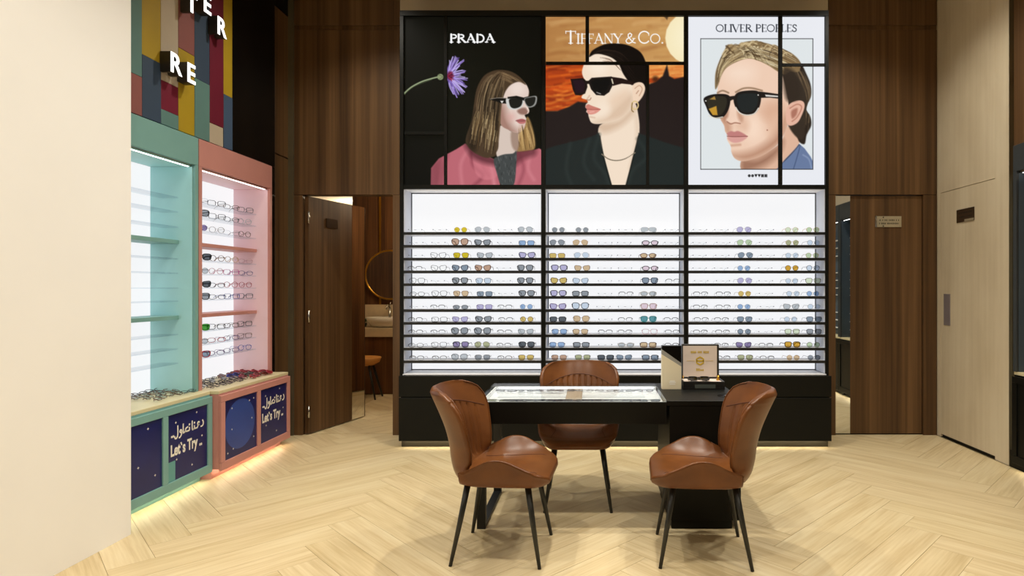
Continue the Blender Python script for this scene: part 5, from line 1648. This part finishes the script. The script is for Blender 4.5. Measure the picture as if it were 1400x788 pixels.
def shell(ts, ns, th_c, th_r, rib=False, seat=False):
    V, Fc = [], []
    rows = []
    for t in ts:
        loop = []
        ss = np.linspace(-1, 1, ns)
        for s in ss:
            n_ = surf_n(t, s)
            loop.append(surf(t, s) + n_ * (ribs(t, s) if rib else 0))
        side = []
        for s in ss[::-1]:
            n_ = surf_n(t, s)
            tc_ = np.interp(t, [.6, .68, .8, 1], [.066, .060, .046, .038])
            th = tc_ + (th_r - tc_) * abs(s) ** 3
            endt = min(1.0, t / 0.03, (1 - t) / 0.02 + 0.35)
            off = surf(t, s) - n_ * th * (0.35 + 0.65 * max(0, endt))
            if seat:
                k_ = min(1, max(0, (t - 0.56) / 0.095)); k_ = k_ * k_ * (3 - 2 * k_)
                off = seat_under(t, s) * (1 - k_) + off * k_
            side.append(off)
        pr = (loop[-1] + side[0]) / 2 + Vector((0, 0.007, 0)) + (surf(t, 1) - surf(t, .93)).normalized() * 0.004
        pl = (loop[0] + side[-1]) / 2 + Vector((0, -0.007, 0)) + (surf(t, -1) - surf(t, -.93)).normalized() * 0.004
        rows.append(loop + [pr] + side + [pl])
    m = len(rows[0])
    for r_ in rows: V.extend(r_)
    for i in range(len(rows) - 1):
        for k in range(m):
            k2 = (k + 1) % m
            Fc.append((i * m + k, i * m + k2, (i + 1) * m + k2, (i + 1) * m + k))
    for base, rev in ((0, True), ((len(rows) - 1) * m, False)):
        def at(i): return base + i % m
        for i in range(ns - 1):
            o1, o2 = ns + 1 + (ns - 1 - i), ns + 1 + (ns - 2 - i)
            f = (at(i), at(i + 1), at(o2), at(o1))
            Fc.append(f[::-1] if not rev else f)
        fr_ = (at(ns - 1), at(ns), at(ns + 1)); fl = (at(m - 1), at(0), at(2 * ns))
        Fc.append(fr_ if rev else fr_[::-1]); Fc.append(fl if rev else fl[::-1])
    return V, Fc

def fix_normals(o):
    bm = bmesh.new(); bm.from_mesh(o.data)
    bmesh.ops.recalc_face_normals(bm, faces=bm.faces[:])
    bm.to_mesh(o.data); bm.free()

def make_chair(label, loc, rz):
    c = empty('leather_chair', loc, rz)
    tag(c, label, 'chair', 'chairs around the table')
    ts = list(np.linspace(0, 0.06, 7)) + list(np.linspace(0.075, 0.655, 30))
    V, Fc = shell(ts, 61, 0.042, 0.024, seat=True)
    o = mesh('seat', V, Fc, M_LEATHER, c, True, True); fix_normals(o)
    ts = list(np.linspace(0.645, 0.90, 44)) + list(np.linspace(0.902, 0.962, 22)) + list(np.linspace(0.965, 1.0, 12))
    V, Fc = shell(ts, 101, 0.042, 0.024, True)
    o = mesh('backrest', V, Fc, M_LEATHER, c, True, True); fix_normals(o)
    # seams: arc across the back, one over each side of the seat, piping round the back edge
    def seam(par, r_=0.0022, nm='seam', mat=M_SEAM, off=0.0006):
        pts = [surf(t, s) + surf_n(t, s) * off for (t, s) in par]
        tube(nm, pts, r_, mat, c, n=6, local=True)
    seam([(0.928 - 0.05 * abs(s) ** 2, s) for s in np.linspace(-0.93, 0.93, 41)])
    for sg_ in (-1, 1):
        seam([(t, sg_ * (0.60 + 1.1 * abs(t - 0.36) ** 1.5)) for t in np.linspace(0.12, 0.60, 28)], 0.0016)
    seam([(t, 0.995) for t in np.linspace(0.70, 0.96, 30)] + [(0.975, .985), (0.99, .97)], 0.003, 'piping', M_LEATHER, 0.002)
    seam([(t, -0.995) for t in np.linspace(0.70, 0.96, 30)] + [(0.975, -.985), (0.99, -.97)], 0.003, 'piping', M_LEATHER, 0.002)
    lbox('seat_plate', -0.14, 0.14, -0.13, 0.13, 0.383, 0.3885, M_LEG, c, bev=0.001)
    for (sx, bx_) in ((0.145, 0.215), (-0.165, -0.238)):
        for sy in (-1, 1):
            V, Fc = tube_geo([(sx, sy * 0.150, 0.395), (sx * 0.55 + bx_ * 0.45, sy * 0.176, 0.21), (bx_, sy * 0.208, 0.0)], [0.0165, 0.0135, 0.009], 14)
            # cut the foot flat on the floor
            V = [Vector((v.x, v.y, max(v.z, 0.0) if v.z < 0.03 else v.z)) for v in V]
            mesh('leg', V, Fc, M_LEG, c, True, True)
    return c

def copy_thing(src, label, loc, rz):
    c = src.copy(); COL.objects.link(c)
    c.location = loc; c.rotation_euler = (0, 0, rz); c['label'] = label
    for chd in src.children:
        d = chd.copy(); COL.objects.link(d); d.parent = c
    return c
chair_a = make_chair('tan leather wing-back chair at the left end of the table, facing right', (-0.463, 3.207, 0), R(-4))
copy_thing(chair_a, 'tan leather wing-back chair by the solid right end of the table', (0.567, 3.185, 0), R(176))
copy_thing(chair_a, 'tan leather chair behind the table, facing the viewer', (-0.090, 3.945, 0), R(-90))

# ------------------------------------------------------------------ washroom seen through the open door
M_WOODV = wood('vanity_walnut', [rgb(60, 36, 20), rgb(92, 58, 32), rgb(112, 74, 42)], freq=(10, 10, 0.3))
yv = 7.90
ww_ = box('wall_washroom', -3.33, -0.9, 8.32, 8.42, 0, 2.72, M_WOODV)
tag(ww_, kind='structure')
wc2 = box('wall_washroom_side', -0.98, -0.9, YW + 0.14, 8.31, 0, 2.72, M_WOODV)
tag(wc2, kind='structure')
wd2 = box('wall_washroom_left', -4.5, -4.4, YW + 0.14, 10.9, 0, 2.72, M_BEIGE)
tag(wd2, kind='structure')
we2 = box('wall_washroom_end', -4.4, -3.2, 10.9, 11.0, 0, 2.72, M_BEIGE)
tag(we2, kind='structure')
wg2 = box('wall_washroom_front', -4.5, -2.90, YW + 0.13, YW + 0.2, 0, 2.72, M_WOODV)
tag(wg2, kind='structure')
ce2 = box('ceiling_washroom', -4.5, -0.9, YW + 0.14, 11.0, 2.725, 2.78, plain('washroom_ceiling', rgb(240, 226, 200), rough=0.9, var=0.02))
tag(ce2, kind='structure')
vn = empty('vanity_unit', (-2.3, 8.1, 0))
tag(vn, 'walnut vanity with a pale stone worktop in the washroom', 'vanity')
box('vanity_front', -3.25, -1.0, yv + 0.02, 8.315, 0.0, wz(461, yv) - 0.001, M_WOODV, vn)
M_STONE = plain('pale_stone', rgb(206, 186, 152), rough=0.4, var=0.06, scale=14)
box('worktop', -3.30, -1.0, yv, 8.315, wz(461, yv), wz(449, yv), M_STONE, vn, bev=0.003)
zw = wz(449, yv)
box('splashback', -3.25, -1.0, 8.292, 8.315, zw + 0.001, zw + 0.30, M_STONE, vn)
xbz = wx(527, 8.08)
bs = lathe('wash_basin', [(0.12, 0.0), (0.19, 0.02), (0.245, 0.08), (0.265, 0.135), (0.255, 0.137), (0.235, 0.08), (0.15, 0.035), (0.02, 0.03)], plain('white_ceramic', rgb(238, 232, 220), rough=0.15, var=0.01), None, (0, 0, 0), 32, 1.0, 0.70)
bs.location = (xbz, 8.09, zw + 0.0005)
tag(bs, 'white oval vessel basin on the washroom worktop', 'basin')
tp = empty('basin_tap', (wx(533, 8.27), 8.27, zw))
tag(tp, 'chrome tap behind the white washroom basin', 'tap')
tube('tap_body', [(tp.location.x, 8.27, zw + 0.0005), (tp.location.x, 8.27, zw + 0.26)], 0.018, M_CHROME, tp, n=12)
tube('tap_spout', [(tp.location.x, 8.27, zw + 0.25), (tp.location.x, 8.22, zw + 0.30), (tp.location.x, 8.16, zw + 0.29), (tp.location.x, 8.13, zw + 0.24)], 0.012, M_CHROME, tp, n=10)
tube('tap_lever', [(tp.location.x, 8.27, zw + 0.26), (tp.location.x + 0.01, 8.275, zw + 0.34)], 0.008, M_CHROME, tp, n=8)
mr = empty('round_mirror', (wx(533, 8.28), 8.29, wz(409, 8.28)))
tag(mr, 'round gold-rimmed mirror hung on a gold strap in the washroom', 'mirror')
mcx, mcz, mrad = wx(533, 8.27), wz(376, 8.27), 0.335
yq = 8.272
tube('mirror_rim', [(mcx + mrad * math.cos(2 * math.pi * k / 48), yq, mcz + mrad * math.sin(2 * math.pi * k / 48)) for k in range(49)], 0.014, M_GOLD, mr, n=8)
n = 48
V = [(mcx + (mrad - .004) * math.cos(2 * math.pi * k / n), yy_, mcz + (mrad - .004) * math.sin(2 * math.pi * k / n)) for yy_ in (yq - 0.004, yq + 0.008) for k in range(n)]
mesh('mirror_glass', V, [tuple(range(n)), tuple(range(2 * n - 1, n - 1, -1))] + [(k, k + n, (k + 1) % n + n, (k + 1) % n) for k in range(n)], M_MIRROR, mr)
sxm = wx(519.5, 8.29)
box('strap', sxm - 0.014, sxm + 0.014, yq + 0.018, yq + 0.026, zw + 0.305, 2.70, M_GOLD, mr)
gp = empty('hand_plant', (-3.12, 8.20, zw))
gp.name = 'potted_plant'
tag(gp, 'small green leafy plant beside the washroom basin', 'plant')
lathe('pot', [(0.025, 0.0005), (0.035, 0.05), (0.032, 0.052)], plain('dark_pot', rgb(40, 60, 50), rough=0.5), gp, (gp.location.x, gp.location.y, zw), 14)
Vl, Fl = [], []
for k in range(16):
    a = 2 * math.pi * k / 16 + random.uniform(-.2, .2); ln = random.uniform(.07, .13); el = random.uniform(.3, 1.2)
    b0 = Vector((gp.location.x, gp.location.y, zw + 0.05))
    d = Vector((math.cos(a) * math.cos(el), math.sin(a) * math.cos(el), math.sin(el)))
    sd = Vector((-math.sin(a), math.cos(a), 0)) * 0.014
    o_ = len(Vl)
    Vl += [b0, b0 + d * ln * .5 + sd, b0 + d * ln, b0 + d * ln * .5 - sd + Vector((0, 0, .002))]
    leaf = mesh('leaf', Vl[-4:], [(0, 1, 2, 3)], plain('leaf_green', rgb(40, 96, 66), rough=0.5), gp)
# shell stool in front of the vanity
stl = empty('shell_stool', (wx(503, 7.62), 7.62, 0))
tag(stl, 'tan shell seat stool with slim black legs in the washroom', 'stool')
sx_, sy_ = stl.location.x, stl.location.y
zs0 = wz(499, 7.6)
lathe('seat', [(0.02, 0.0), (0.12, 0.01), (0.19, 0.05), (0.215, 0.11), (0.205, 0.115), (0.17, 0.07), (0.02, 0.04)], plain('tan_shell', rgb(216, 152, 78), rough=0.45), stl, (sx_ - 0.05, sy_, zs0 - 0.02), 28, 1.0, 0.9)
for (dx, dy) in ((0.14, -0.13), (-0.2, -0.13), (0.14, 0.13), (-0.2, 0.13)):
    tube('leg', [(sx_ - 0.05 + (dx + .03) * 0.5, sy_ + dy * 0.5, zs0 + 0.005), (sx_ + dx, sy_ + dy, 0.0)], [0.018, 0.011], M_LEG, stl, n=10)
lathe('cushion', [(0.05, 0), (0.13, 0.01), (0.13, 0.03), (0.04, 0.045)], plain('red_cushion', rgb(120, 40, 30), rough=0.8), stl, (sx_ - 0.06, sy_, zs0 + 0.02), 20)

# ------------------------------------------------------------------ ceiling downlights (above the frame)
DL_WHERE = ['left of the table', 'above the table', 'right of the table', 'left of the viewer, forward', 'straight above the viewer, forward', 'right of the viewer, forward', 'near the pink unit', 'near the closed walnut door', 'behind the viewer, left', 'behind the viewer, right']
M_LAMP = emit('lamp_lens', (1.0, 0.9, 0.74, 1), 6.0)
for (lx_, ly2, en), wh in zip(DOWNLIGHTS, DL_WHERE):
    d = empty('ceiling_downlight', (lx_, ly2, CEIL))
    tag(d, 'round white ceiling downlight ' + wh, 'downlight', 'ceiling downlights')
    lathe('trim_ring', [(0.075, 0.0), (0.095, 0.0), (0.095, 0.012), (0.075, 0.012)], M_WHITE, d, (lx_, ly2, CEIL - 0.0125), 24)
    lathe('lamp_lens', [(0.005, 0.0), (0.07, 0.0), (0.07, 0.004), (0.005, 0.004)], M_LAMP, d, (lx_, ly2, CEIL - 0.0185), 20)
